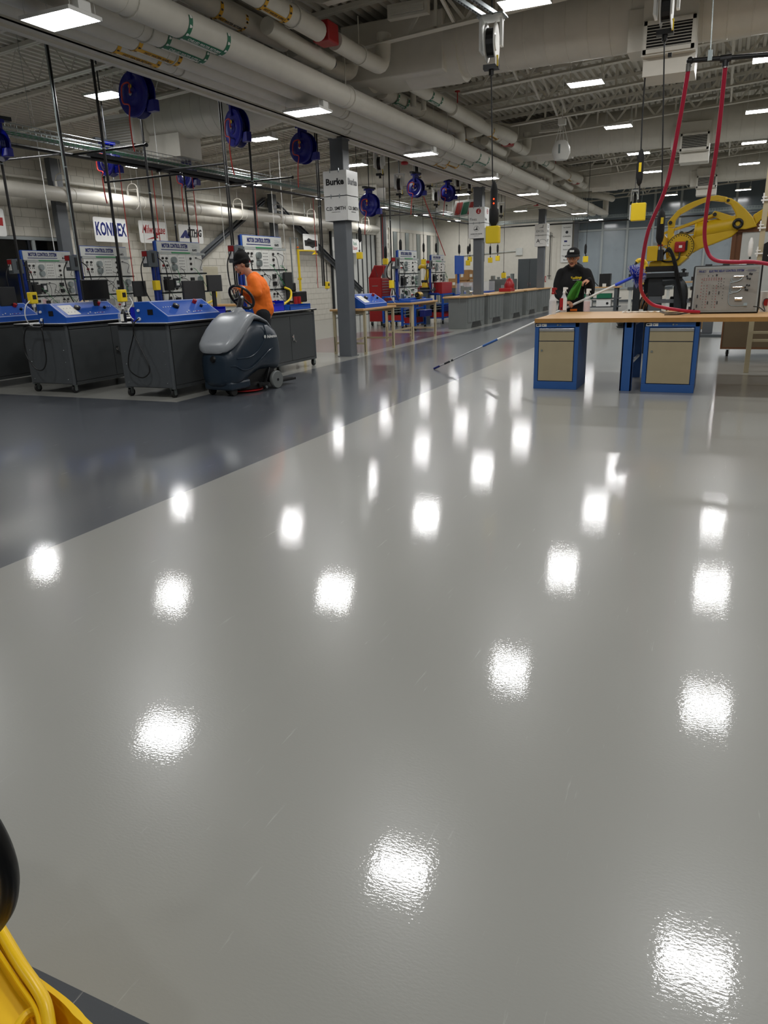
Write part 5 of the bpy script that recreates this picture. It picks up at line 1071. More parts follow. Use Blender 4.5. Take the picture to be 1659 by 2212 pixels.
for px,pb,w,h,l in ((985,628,.5,.4,'brown cardboard box, left one of the pile behind the middle pillar'),(1003,612,.62,.42,'large brown cardboard box on top of the pile'),(1022,612,.5,.4,'brown cardboard box with raised flap touching the middle pillar'),(1001,628,.5,.32,'brown cardboard box in the lower row, centre of the pile'),(1020,628,.45,.3,'brown cardboard box in the lower row beside the pillar')):
    q=FY(px,pb,32.0 if pb>620 else 32.05)
    z0=1.0 if pb>620 else 1.0+.32
    t=thing('cardboard_box',l,'box',(q.x,31.9+.02*i,z0),group='cardboard boxes behind the middle pillar'); B('card').box(-w/2,w/2,-.2,.2,0,h).o('carton',t); B('paper').box(-.06,.06,-.203,-.2,h*.3,h*.6).o('label_patch',t); i+=1
t=thing('storage_rack','low dark rack carrying the cardboard boxes','rack',(-10.6,31.95,0)); B('dark_cab').box(-.9,.9,-.25,.3,0,1.0).o('rack_body',t)
# ---- far wall pieces
t=thing('banner','tall white sponsor banner on the far wall behind the man in black','banner',(-7.5,39.72,2.2)); b=B('white_plate').box(-.3,.24,-.01,.01,-.2,1.8).o('sheet',t)
for s_,z,h_ in (('AMERICAN',1.66,.11),('Your Foundation',1.48,.07),('CONAGRA',1.05,.1),('Rock Creek',.62,.09),('Fond du Lac',.42,.08),('TW METALS',.1,.1),('Mercury',-.08,.09)): text(s_,h_,'black',b,(-.03,-.012,z),(1,0,0),(0,0,1),bold=.001,squash=.8)
B('dark_steel').lathe([(.05,0),(.07,0),(.07,.003),(.05,.003)],(-.03,-.015,1.25),14,ax='y').o('emblem',b); B('navy').box(-.15,0,-.013,-.011,.78,.86).o('emblem',b)
t=thing('standpipe','thin black vertical pipe fixed on the far wall left of the banner','pipe',(-8.35,39.7,1.2)); B('black').cyl((0,0,0),(0,0,2.3),.02,8).box(-.12,.12,-.02,.02,2.1,2.13).box(-.1,.1,-.02,.02,.15,.18).o('pipe_run',t)
q=FY(1179,601,35); t=thing('alarm_sign','small red fire sign on the farthest pillar','sign',FX(1178,603,-6.84)); B('red').box(0,.01,-.1,.1,-.12,.12).o('plate',t); B('white').box(.01,.012,-.03,.03,-.07,.07).o('pictogram',t)
for x,l in ((-8.9,'tall pale wall recess panel left of the farthest pillar'),(-7.65,'tall pale wall panel beside the glazing')):
    t=thing('wall_recess',l,'panel',(x,39.76,0)); B('wall').box(-.35,.3,0,.04,.1,3.6).o('panel_sheet',t)
B('steel_grey').box(-7.15,-6.95,39.6,39.85,0,5.6).o('trim_1',kind='structure')
t=thing('wall_outlet','grey socket box with conduit low on the far wall','outlet',(-8.75,39.7,.9)); B('panel_grey').box(-.1,.1,-.03,.05,.6,.85).cyl((0,0,-.9),(0,0,.6),.02,8).o('box',t)
t=thing('wall_conduit','conduit run with white box across the far wall','conduit',(-11,39.75,2.55)); B('panel_grey').cyl((-2.5,0,0),(.9,0,.12),.03,6).box(.85,1.2,-.03,.03,-.1,.25).o('run',t)
# back bench area under the glazing
def back_bench(lab,x0,x1,y,h,legc='panel_grey'):
    t=thing('back_bench',lab,'bench',((x0+x1)/2,y,0),group='benches along the glazed wall'); w=(x1-x0)/2
    B('wood').box(-w,w,-.4,.4,h-.05,h).o('worktop',t); 
    for s in (-1,1): B(legc).box(s*(w-.15)-.06,s*(w-.15)+.06,-.35,-.25,.0,h-.05).o('leg',t); B(legc).box(s*(w-.15)-.06,s*(w-.15)+.06,.25,.35,.0,h-.05).o('leg',t)
    return t
t=back_bench('grey framed bench with a computer, right of the man in black',-5.55,-3.75,31.6,.9,'dark_cab'); B('dark_cab').box(-.9,.9,-.3,.35,.1,.14).box(-.9,.9,-.3,.35,.42,.46).o('shelf',t)
t=thing('computer','dark computer tower on the bench right of the man in black','computer',(-4.35,31.5,.9)); B('black').box(-.22,.2,-.2,.2,0,.5).o('tower',t,bevel=.01); B('paper').box(-.08,.06,-.24,-.2,0,.12).o('white_card',t); B('black').tube([(-.25,-.1,.02),(-.5,-.15,.25),(-.7,-.1,.1),(-.9,-.1,.2),(-1.1,0,.02)],.015,5).o('cables',t)
t=thing('spray_bottle','distant bottle with red cap left of the computer','bottle',(-4.9,31.5,.9)); B('bottle').lathe([(.001,0),(.05,0),(.05,.2),(.02,.28),(.001,.28)],(0,0,0),12).o('body',t); B('red').box(-.03,.03,-.02,.02,.28,.4).o('red_cap',t)
for k in range(2): t=thing('equipment_case','teal and white equipment case on the lower shelf, %s one'%('left','right')[k],'case',(-5.1+.75*k,31.45,.14)); B('white').box(-.28,.28,-.2,.2,0,.25).o('front',t); B('green_label').box(-.28,.28,-.2,.2,.32,.5).o('teal_lid',t); B('black').cyl((.15,-.21,.12),(.15,-.2,.12),.05,10).o('dial',t)
back_bench('long wood-topped bench under the glazing behind the big robot',-3.4,1.4,36.2,.95); 
small_robot('distant yellow robot arm left of the blue duster brush',(-2.75,29.3,.9),1.1,.4)
t=thing('robot_table','dark table under the distant yellow robot arm','table',(-2.6,29.3,0)); B('dark_cab').box(-.6,.9,-.4,.4,.8,.9).o('tabletop',t); B('panel_grey').box(-.55,-.45,-.35,-.25,.12,.8).o('leg',t); B('panel_grey').box(.75,.85,-.35,-.25,.12,.8).o('leg',t); caster(t,-.5,-.3); caster(t,.8,-.3)
t=thing('cable_bundle','small black cable bundle on the floor under the workbench opening','cable',(-2.35,20.9,0)); b=B('black'); 
for k in range(6): b.torus((0,0,.03+.03*k),.16+.02*math.sin(k*2),.018,16,5)
b.o('coil',t,smooth=True)
# ================= right-hand workbench =================
BZ=.905
t=thing('workbench','long workbench with thick maple top over blue and beige cabinets','workbench',(-.6,10.45,0))
X0,X1=-1.59,2.6
B('wood_edge').box(X0,X1,-.83,-.826,BZ-.052,BZ).o('front_edge',t); B('wood').box(X0,X1,-.826,.85,BZ-.052,BZ).o('worktop',t)
for k in range(9): B('hair').box(X0,X1,-.826+.18*k,-.824+.18*k,BZ,BZ+.0006).o('plank_joint',t) if k in() else None
t2=t
def ped(lab,x,w=.565):
    p=thing('drawer_cabinet',lab,'cabinet',(x,9.66,0),group='blue framed beige drawer cabinets'); h=BZ-.055
    B('blue_bench').box(0,w,0,.68,0,.1).box(0,.05,0,.68,.1,h).box(w-.05,w,0,.68,.1,h).box(.05,w-.05,.02,.68,.1,h).box(0,w,0,.02,h-.055,h).o('frame',p,bevel=.003)
    B('beige').box(.06,w-.06,-.006,.02,.11,.615).o('door',p,bevel=.003); d=B('beige').box(.06,w-.06,-.006,.02,.625,.745).o('drawer',p,bevel=.003); B('alu').box(.06,w-.06,-.02,.0,.745,.78).o('drawer_pull',d,bevel=.004)
    l=B('galv').cyl((.1,-.006,.5),(.1,-.018,.5),.013,14).o('lock',p,smooth=True); B('galv').cyl((w*.52,-.0,h-.028),(w*.52,-.01,h-.028),.011,12).box(w*.56,w*.6,-.004,0,h-.034,h-.024).o('frame_lock',p)
    B('white').box(.012,.08,-.002,0,h-.045,h-.012).box(.09,.15,-.002,0,h-.045,h-.012).o('maker_plate',p); B('black').box(.02,.05,-.003,-.002,h-.036,h-.02).box(.05,.07,-.003,-.002,h-.032,h-.026).box(.1,.112,-.003,-.002,h-.036,h-.026).o('plate_print',p)
    return p
ped('beige and blue drawer cabinet at the left end of the workbench',-2.19)
ped('beige and blue drawer cabinet in the middle of the workbench',-.83,.62)
t=t2; x=-.42; y=-.77; lg=B('blue_bench').box(x-.07,x+.07,y,y+.03,0,BZ-.055).box(x-.07,x-.05,y,y+.12,0,BZ-.055).box(x+.05,x+.07,y,y+.12,0,BZ-.055).o('leg',t,bevel=.003); B('blue_bench').box(x-.05,x+.05,y+1.35,y+1.4,0,BZ-.055).o('leg',t); B('blue_bench').box(x-.03,x+.03,y,y+1.4,BZ-.12,BZ-.055).o('cross_beam',t); B('alu').box(x,x+.03,y+.03,y+1.38,.3,.33).o('cross_rail',t)
x=2.2; B('blue_bench').box(x-.07,x+.07,y,y+.1,0,BZ-.055).o('leg',t); B('blue_bench').box(x-.07,x+.07,y+1.3,y+1.4,0,BZ-.055).o('leg',t)
# bottles on the bench
q=FZ(1193,679,BZ); bottle('cloudy spray bottle with red trigger, left one on the workbench',(q.x,q.y,BZ),'bottle',.37,.05,'red')
q=FZ(1217,674,BZ); p=bottle('white spray bottle with red printed label, centre of three on the workbench',(q.x,q.y,BZ),'bottle',.36,.048,'white'); B('red').box(-.05,.0,-.054,-.03,.03,.2).o('red_label',p); B('white').box(.0,.05,-.054,-.03,.03,.2).o('white_label',p); B('black').box(-.03,-.015,-.056,-.054,.04,.07).o('label_print',p)
q=FZ(1267,673,BZ); bottle('clear pink-tinted spray bottle, right one on the workbench',(q.x,q.y,BZ),'clear',.33,.05,'white',liquid='bottle_pink')
q=FZ(1207,673,BZ); t=thing('orange_tool','small orange tool lying behind the spray bottles','tool',(q.x+.03,q.y+.1,BZ)); B('orange').hexa([(-.07,0,0),(.02,0,0),(.02,.04,0),(-.07,.04,0),(-.02,0,.02),(.02,0,.1),(.02,.04,.1),(-.02,.04,.02)]).box(.12,.22,0,.03,0,.03).o('tool_body',t)
q=FZ(1390,675,BZ); t=thing('paper_strip','crumpled white paper lying on the workbench by the red hose','paper',(q.x,q.y,BZ)); b=B('paper'); n=14
vs=[];
for i in range(n):
    for j in range(3): vs.append((-.28+.56*i/(n-1),-.05+.05*j+.01*math.sin(i*2),.004+.012*abs(math.sin(i*1.7+j))))
b.add(vs,[(i*3+j,(i+1)*3+j,(i+1)*3+j+1,i*3+j+1) for i in range(n-1) for j in range(2)]); b.o('sheet',t)
# relay trainer in its case
cy=10.42; q0=FY(1497,674,cy); q1=FY(1640,570,cy); W2=.73; H2=.56
t=thing('relay_trainer','electric relay control trainer panel in a black hard case','trainer',(-.345,cy,BZ),0)
lean=MX.Rotation(-.14,4,'X')
def LT(b): b.T=lean; return b
LT(B('black')).box(-.02,W2+.04,-.03,.14,.0,H2+.03).o('case_shell',t,bevel=.02)
LT(B('frame')).box(.0,W2+.02,-.036,-.03,.015,H2+.012).o('bezel',t)
f=LT(B('panel_metal')).box(.02,W2,-.04,-.036,.035,H2-.005).o('face_plate',t)
LT(B('frame')).box(.02,W2,-.042,-.04,H2-.075,H2-.072).box(.02,W2,-.042,-.04,H2-.02,H2-.017).o('header_line',f)
def lt(x,y,z): return lean@V((x,y,z))
zr=(lean.to_3x3()@V((0,0,1)))
for s_,x,h_,bo in (('990-EC1',.085,.036,.001),('ELECTRIC RELAY CONTROL SYSTEM',.36,.036,.0015)): text(s_,h_,'navy',t,lt(x,-.043,H2-.047),(1,0,0),zr,bold=bo,squash=.68,shear=.15)
LT(B('navy')).box(.58,.7,-.043,-.04,H2-.05,H2-.047).box(.6,.68,-.043,-.04,H2-.04,H2-.038).box(.6,.69,-.043,-.04,H2-.06,H2-.058).o('logo_mark',f)
b=LT(B('red','black')); b2=LT(B('black'))
for cx_,rows_ in ((.09,7),(.345,7)):
    for i in range(rows_): (b if cx_<.2 else b2).cyl((cx_,-.045,.42-i*.04),(cx_,-.04,.42-i*.04),.005,6)
for i in range(8):
    for j in range(2): b.cyl((.115+i*.028,-.045,.43-j*.02),(.115+i*.028,-.04,.43-j*.02),.005,6)
for g0 in (.12,.23):
    for i in range(9): b.cyl((g0+.035,-.045,.34-i*.033),(g0+.035,-.04,.34-i*.033),.005,6); b2.cyl((g0,-.045,.34-i*.033),(g0,-.04,.34-i*.033),.004,6)
for i in range(4):
    for j in range(2): b2.cyl((.285+j*.03,-.045,.42-i*.03),(.285+j*.03,-.04,.42-i*.03),.005,6)
for x,z in ((.16,.46),(.21,.46)): b2.cyl((x,-.045,z),(x,-.04,z),.006,6)
b2.cyl((.255,-.05,.465),(.255,-.04,.465),.011,10)
b.o('red_jacks',f,kind='stuff'); b2.o('black_jacks',f,kind='stuff')
for x,z in ((.19,.25),(.3,.25),(.18,.13),(.29,.13),(.055,.21),(.055,.09)): LT(B('black')).box(x-.006,x+.006,-.05,-.04,z-.018,z+.018).o('toggle_switch',f)
for z in (.44,.31): LT(B('chrome')).cyl((.45,-.055,z),(.56,-.055,z),.011,12).cyl((.56,-.055,z),(.585,-.055,z),.005,8).o('pneumatic_cylinder',f,smooth=True); LT(B('galv')).tube([(.43,-.05,z-.02),(.44,-.05,z-.055),(.5,-.055,z-.055),(.54,-.055,z-.03),(.54,-.05,z-.01)],.008,6).box(.42,.46,-.05,-.04,z-.075,z-.06).o('hose_loop',f,smooth=True)
for x,z in ((.6,.44),(.63,.47),(.65,.465),(.61,.415),(.635,.41),(.59,.31),(.61,.335),(.635,.33),(.6,.28),(.62,.275)): LT(B('black')).cyl((x,-.055,z),(x,-.04,z),.011,8).o('terminal',f)
LT(B('chrome')).cyl((.49,-.06,.17),(.57,-.06,.17),.023,14).o('solenoid',f,smooth=True); LT(B('galv')).tube([(.42,-.05,.38),(.415,-.05,.2),(.43,-.05,.11),(.5,-.05,.085),(.6,-.05,.09)],.005,6).o('air_tube',f,smooth=True); LT(B('galv')).box(.595,.635,-.07,-.04,.085,.12).o('valve_block',f)
for x,z in ((-.03,.42),(-.03,.3),(-.03,.16),(-.03,.05)): LT(B('black')).box(x-.012,x+.012,-.01,.06,z,z+.04).o('latch',t)
for x in (.15,.35,.62): LT(B('black')).box(x-.04,x+.04,-.01,.05,H2+.03,H2+.045).o('latch',t)
loop('tangle of black wires on the workbench in front of the relay trainer',[FZ(1500,668,BZ+.06),FZ(1480,676,BZ+.01),FZ(1440,677,BZ+.01),FZ(1425,672,BZ+.01),FZ(1450,675,BZ+.02),FZ(1495,672,BZ+.02),FZ(1470,679,BZ+.012),FZ(1435,680,BZ+.012)],.006)
loop('black power lead curling right of the relay trainer',[FY(1627,662,10.3),FY(1640,664,10.28),FY(1652,672,10.25),FY(1648,655,10.4),FY(1655,645,10.45),FY(1672,650,10.4)],.006)
t=thing('storage_tub','pale tub cut by the right edge beside the relay trainer','tub',(.55,10.75,BZ)); B('white').lathe([(.001,0),(.1,0),(.11,.25),(.105,.25)],(0,0,0),18).o('tub',t,smooth=True); B('red').box(-.07,-.02,-.11,-.1,.08,.16).o('label_patch',t)
# ---- tan test frame and brown rolling cabinet behind the bench
t=thing('test_rig','tan steel test frame post rising at the right edge behind the workbench','frame',(.42,11.8,0))
B('tan').box(-.035,.03,-.03,.03,0,2.85).o('post',t,bevel=.003); B('tan').box(.0,1.6,-.025,.0,.55,.585).o('rail',t); B('tan').box(.0,1.6,-.025,.0,.44,.475).o('rail',t); B('tan').box(1.55,1.62,-.03,.03,0,2.85).o('post',t)
for z in (1.62,1.95,2.3): B('white').box(-.07,.03,-.05,-.03,z,z+.02).box(-.06,.0,-.05,-.03,z+.04,z+.055).cyl((-.04,-.04,z-.03),(-.04,-.04,z+.1),.01,8).o('clamp',t)
B('white').lathe([(.02,-.12),(.03,-.08),(.03,.06),(.012,.12)],(-.13,-.03,1.72),12).o('filter_bowl',t,smooth=True)
B('black').prism([(.03,1.5),(.35,1.42),(.35,1.95),(.03,1.75)],'y',-.06,-.05).o('gusset_plate',t)
for x,z in ((.1,1.6),(.1,1.75),(.2,1.55),(.2,1.8),(.3,1.6)): B('white').cyl((x,-.062,z),(x,-.06,z),.012,8).o('plate_hole',t)
t=thing('rolling_cabinet','brown wooden rolling cabinet with perforated grey panel behind the workbench','cabinet',(.07,13.95,0))
B('brown_cab').box(0,1.8,.0,.6,.13,1.05).o('lower_body',t,bevel=.005); B('brown').box(-.02,.0,-.02,.6,.13,1.06).box(0,1.8,-.012,0,.13,.16).o('edge_trim',t)
B('brown').box(-.02,.04,-.02,.12,1.06,2.2).box(-.02,1.8,-.02,.12,2.0,2.2).box(.04,.2,.02,.08,1.06,2.0).o('upper_frame',t)
pp=B('panel_grey').box(.13,1.8,.0,.015,1.06,2.0).o('perforated_panel',t)
for i in range(6):
    for j in range(4): B('black').cyl((.28+.17*i,-.004,1.2+.2*j),(.28+.17*i,.001,1.2+.2*j),.017,10).o('hole',pp)
caster(t,.1,.1,.055,.13); caster(t,1.7,.1,.055,.13)
t=thing('equipment_stand','grey steel stand with base plate seen under the workbench','stand',(-.25,18.4,0)); B('dark_cab').box(-.3,.5,-.4,.3,0,.06).o('base_plate',t); B('steel_grey').box(-.1,.12,-.1,.1,.06,.9).o('column',t,bevel=.01); B('galv').box(-.1,.12,-.105,-.1,.6,.64).o('band',t); B('wood').box(-.45,.1,.1,.6,.14,.3).o('pallet_wood',t); B('red').box(-.2,-.02,.05,.08,.72,.85).o('red_label',t)
# ---- large yellow robot on its stand
RY=14.0
def pp_(px,py,y=RY): v=FY(px,py,y); return (v.x,v.z)
t=thing('industrial_robot','large yellow industrial robot arm arching over its stand','robot',(-.9,RY,1.5),world=True)
def rp(name,pts,y0,y1,m='robot',bev=.008): return B(m).prism([pp_(a,b_) for a,b_ in pts],'y',RY+y0,RY+y1).o(name,t,bevel=bev)
up_=[(1443,481),(1452,470),(1464,456),(1482,444),(1500,436),(1529,426),(1550,423),(1572,427),(1570,437),(1562,437),(1535,434),(1520,439),(1505,446),(1471,464),(1460,477),(1458,492),(1444,493)]
rp('upper_link',up_,-.12,-.02); rp('upper_link_rib',[(a,b_) for a,b_ in ((1470,461),(1500,444),(1530,433),(1553,431),(1552,434),(1531,436),(1502,447),(1472,464))],-.135,-.12,'robot',.002)
rp('link_arm',[(1444,493),(1458,494),(1456,505),(1464,517),(1452,530),(1443,514)],-.16,.02)
rp('elbow_casting',[(1566,428),(1580,430),(1594,439),(1611,454),(1626,470),(1635,490),(1610,496),(1588,496),(1584,484),(1590,470),(1588,460),(1579,443),(1566,438)],-.16,.1,'robot',.015)
rp('lower_arm',[(1482,513),(1500,508),(1540,505),(1580,494),(1596,498),(1580,512),(1540,528),(1512,538),(1494,548),(1482,545)],-.1,.16,'robot',.02)
B('robot').cyl(FY(1502,500,RY-.0),FY(1590,484,RY),.135,28).o('balancer_cylinder',t,smooth=True); B('robot').cyl(FY(1500,500,RY),FY(1504,500,RY),.15,28).o('balancer_cap',t,smooth=True)
B('chrome').cyl(FY(1474,505,RY-.05),FY(1502,501,RY-.05),.022,12).o('balancer_rod',t,smooth=True)
h=FY(1470,533,RY-.22)
B('robot').cyl(h+V((0,.25,0)),h,.215,36).o('shoulder_hub',t,smooth=True); b=B('black')
for k in range(28): a=2*PI*k/28; c=h+V((.18*math.cos(a),0,.18*math.sin(a))); b.cyl(c+V((0,.01,0)),c-V((0,.008,0)),.009,6)
b.o('bolt_ring',t,kind='stuff'); B('black').torus(h-V((0,.002,0)),.205,.006,36,5,rot=MX.Rotation(PI/2,3,'X')).o('seal_ring',t,smooth=True)
B('red').box(h.x-.09,h.x+.08,h.y-.1,h.y,h.z-.09,h.z+.08).o('servo_motor',t,bevel=.02); B('white').box(h.x-.02,h.x+.03,h.y-.103,h.y-.1,h.z-.02,h.z+.02).o('motor_label',t); B('black').box(h.x+.08,h.x+.11,h.y-.08,h.y,h.z-.06,h.z+.09).tube([h+V((0,-.08,-.09)),h+V((-.02,-.1,-.2)),h+V((-.2,-.08,-.23)),h+V((-.36,.0,-.18))],.014,6).o('motor_cable',t)
rp('bracket',[(1420,502),(1431,502),(1440,513),(1450,517),(1455,530),(1447,540),(1432,534),(1420,524)],-.05,.2)
rp('shoulder_casting',[(1440,520),(1458,512),(1482,512),(1488,540),(1484,556),(1470,566),(1440,566),(1438,545)],-.05,.3,'robot',.02)
rp('base_casting',[(1404,573),(1407,566),(1440,561),(1450,555),(1480,553),(1489,556),(1466,575),(1404,577)],-.28,.34,'robot',.015)
B('black').box(pp_(1398,575)[0],pp_(1460,575)[0],RY-.3,RY+.34,pp_(1400,588)[1],pp_(1400,576)[1]).o('base_plate',t)
c0=FY(1412,548,RY-.3); B('robot').box(c0.x-.1,c0.x+.07,c0.y-.1,c0.y+.1,c0.z-.12,c0.z+.12).o('connector_box',t,bevel=.01); B('dark_steel').box(c0.x+.07,c0.x+.16,c0.y-.1,c0.y+.1,c0.z-.12,c0.z+.06).o('connector_face',t,bevel=.01); B('galv').box(c0.x-.02,c0.x+.05,c0.y-.05,c0.y+.05,c0.z+.12,c0.z+.17).o('junction_block',t)
b=B('black')
for k in range(3): b.tube([c0+V((.15,-.05,-.02*k)),c0+V((.25,-.1,.02+.03*k)),c0+V((.33+.02*k,-.12,-.15)),c0+V((.42+.02*k,-.12,-.5)),c0+V((.52,-.1,-.8)),c0+V((.56,-.1,-.95))],.013,6)
b.o('cable_harness',t,smooth=True,kind='stuff')
B('chrome').torus(FY(1437,538,RY-.2),.05,.012,16,6,rot=MX.Rotation(PI/2,3,'X')).o('cable_clamp',t,smooth=True); B('red').box(pp_(1415,533)[0],pp_(1433,533)[0],RY-.2,RY-.1,pp_(1420,533)[1],pp_(1420,529)[1]).o('red_bar',t)
B('robot').bar(FY(1430,506,RY-.06),FY(1542,464,RY-.06),.04,.04).o('push_rod',t); B('robot').bar(FY(1448,500,RY-.0),FY(1545,468,RY),.03,.03).o('push_rod',t); B('black').tube([FY(1455,509,RY-.08),FY(1480,505,RY-.08),FY(1505,492,RY-.08),FY(1530,478,RY-.08)],.012,6).o('rod_cable',t)
rp('knuckle_link',[(1539,461),(1544,456),(1556,459),(1590,470),(1588,480),(1560,478),(1541,468)],-.1,.08,'robot',.01)
rp('wrist_link',[(1627,465),(1651,450),(1652,466),(1632,487)],-.1,.1,'robot',.01); B('black').torus(FY(1594,483,RY-.17),.06,.025,20,8,rot=MX.Rotation(PI/2,3,'X')).o('pivot_ring',t,smooth=True)
rp('forearm_stub',[(1652,452),(1672,442),(1680,480),(1655,468)],-.12,.12)
for px,py,r in ((1448,481,.03),(1544,463,.03),(1573,433,.025),(1472,505,.04),(1424,509,.02)): c=FY(px,py,RY-.165); B('black').cyl(c,c+V((0,.04,0)),r,14).o('pivot_pin',t,smooth=True)
t=thing('robot_stand','dark grey steel stand under the large yellow robot','stand',(-1.0,RY,0),world=True)
zt=FY(1420,590,RY).z; zb=zt-.07
B('dark_steel').box(-1.5,-.58,RY-.4,RY+.4,zb,zt).o('top_plate',t,bevel=.004)
B('steel_grey').box(-1.16,-.95,RY-.3,RY-.1,0,zb-.05).o('main_column',t,bevel=.015); B('dark_steel').box(-1.18,-.92,RY-.32,RY-.08,zb-.3,zb).o('column_head',t,bevel=.01)
for s in (-1,1):
    B('dark_steel').bar((-1.36 if s<0 else -.7,RY-.3,zb),(-1.36 if s<0 else -.66,RY-.33,0),.11,.11).o('leg',t); B('dark_steel').bar((-1.25 if s<0 else -.75,RY+.3,zb),(-1.2 if s<0 else -.7,RY+.4,0),.11,.11).o('leg',t)
B('dark_steel').tube([(-.95,RY-.28,zb-.06),(-.75,RY-.28,zb-.06),(-.63,RY-.3,zb-.2),(-.62,RY-.3,zb-.5),(-.66,RY-.3,.3)],.085,8).o('curved_brace',t,smooth=True)
B('steel_grey').box(-1.16,-.4,RY-.33,RY-.27,zb-.42,zb-.36).o('cross_rail',t)
for x in (-1.46,-.63): B('black').cyl((x,RY-.35,zt),(x,RY-.35,zt+.06),.02,8).box(x-.04,x+.04,RY-.37,RY-.33,zt+.03,zt+.05).o('levelling_bolt',t)
t=thing('control_box','black control boxes with yellow labels beside the robot stand column','box',(-.72,RY+.45,.0)); B('black').box(-.14,.14,-.1,.15,.0,.68).box(-.13,.13,-.1,.15,.7,1.0).o('enclosure',t,bevel=.01); B('box_yellow').box(-.05,.04,-.102,-.1,.5,.6).o('warning_label',t); B('white').cyl((.04,-.1,.85),(.04,-.104,.85),.03,10).o('round_label',t)
t=thing('cord_coil','brown and black cords looped at the left leg of the robot stand','cord',(-1.55,RY-.1,0),world=True); b=B('black','card')
for k in range(5): b.tube([FY(1380+k*3,668,RY),FY(1385+k*4,645,RY),FY(1400+k*2,632,RY),FY(1402-k*2,650,RY),FY(1395,668,RY)],.014,5,m=k%2)
b.o('cords',t,smooth=True,kind='stuff')
# ================= people =================
def fuse(b,name,parent,mt=None,vox=.01,smooth=4,**kw):
    o=b.o(name,parent,smooth=True,**kw)
    m=o.modifiers.new('fuse','REMESH'); m.mode='VOXEL'; m.voxel_size=vox; m.use_smooth_shade=True
    s=o.modifiers.new('soften','SMOOTH'); s.factor=.5; s.iterations=smooth
    return o
def seg(b,pts,rs,n=14,m=0):
    rr=lambda t: (lambda q:(rs[int(q)]+(rs[min(int(q)+1,len(rs)-1)]-rs[int(q)])*(q-int(q))))(t*(len(rs)-1))
    b.tube(pts,rr,n,m,k=6); b.sph(pts[0],rs[0],n,8,m); b.sph(pts[-1],rs[-1],n,8,m); return b
def hand(b,wrist,d,palm_n,grip=1.0,s=1.0,m=0):
    """palm and five unequal fingers; d = direction of fingers, palm_n = where the palm faces"""
    d=V(d).normalized(); n=V(palm_n); n=(n-d*n.dot(d)).normalized(); sd=d.cross(n)
    w=V(wrist)
    b.sph(w+d*.045*s,.045*s,10,8,m,(.85,.85,.55),rot=MX((sd,d,n)).transposed())
    for i,(o_,L,r) in enumerate(((.03,.068,.0085),(.011,.078,.009),(-.009,.072,.0088),(-.028,.056,.0078))):
        p=w+d*.075*s+sd*o_*s; pts=[p-d*.02*s,p]; dr=V(d)
        for k in range(3):
            dr=(MX.Rotation(grip*.62,3,sd.cross(V((0,0,0)))if False else sd)@dr)
            if (dr-d).dot(n)<0 and k==0: grip_s=-1
            p=p+dr*L*s/3*(1.1-.1*k); pts.append(p)
        b.tube(pts,lambda t:r*s*(1-.25*t),8,m,k=3); b.sph(pts[-1],r*.75*s,7,5,m)
    p=w+d*.02*s+sd*.03*s; b.tube([p,p+sd*.02*s+d*.025*s+n*.01*s,p+sd*.018*s+d*.05*s+n*.028*s,p+sd*.004*s+d*.065*s+n*.04*s],lambda t:.011*s*(1-.3*t),8,m,k=3)
def head(b,c,f,up,s=1.0):
    """c centre of skull, f facing, up crown direction; local frame then placed"""
    f=V(f).normalized(); up=V(up); up=(up-f*up.dot(f)).normalized(); l=up.cross(f); rot=MX((f,l,up)).transposed()
    q=lambda x,y,z: V(c)+rot@V((x*s,y*s,z*s))
    E_=lambda p,r,sc,n=14,k=10: b.sph(q(*p),r*s,n,k,0,sc,rot)
    E_((-.01,0,.02),.1,(.98,.78,1.0)); E_((.02,0,-.035),.075,(.9,.82,1.05)); E_((.045,0,-.09),.042,(.9,1.0,.75)); E_((.075,0,-.1),.02,(.8,1.1,.8))
    b.tube([q(.082,0,.015),q(.1,0,-.015),q(.108,0,-.035)],.012*s,8,0,k=3); E_((.1,0,-.04),.016,(.8,1.1,.7)); E_((.083,0,.03),.03,(.35,1.9,.35))
    for sy in (-1,1): E_((-.005,sy*.08,-.01),.026,(.55,.35,1.1)); E_((.06,sy*.04,-.03),.03,(.8,.8,.8))
    E_((.088,0,-.068),.016,(.5,1.3,.55))
    return q,rot
def face(par,q,rot,s=1,brow='hair',beard=False):
    for sy in (-1,1):
        B('panel_grey').sph(q(.076,sy*.031,.0),.0105*s,10,8).o('eye',par,smooth=True); B('hair').sph(q(.088,sy*.031,.0),.0055*s,8,6).o('iris',par,smooth=True)
        B('hair').tube([q(.094,sy*.012,.019),q(.095,sy*.03,.025),q(.085,sy*.05,.019)],.0042*s,6).o('eyebrow',par)
    B('brick_red').tube([q(.094,-.022,-.069),q(.101,0,-.067),q(.094,.022,-.069)],.0045*s,6).o('lips',par,smooth=True)
    if beard: B('hair').tube([q(.095,-.026,-.056),q(.104,0,-.053),q(.095,.026,-.056)],.003*s,6).tube([q(.06,-.055,-.08),q(.085,-.03,-.112),q(.094,0,-.12),q(.085,.03,-.112),q(.06,.055,-.08)],.008*s,8).o('beard',par,smooth=True)
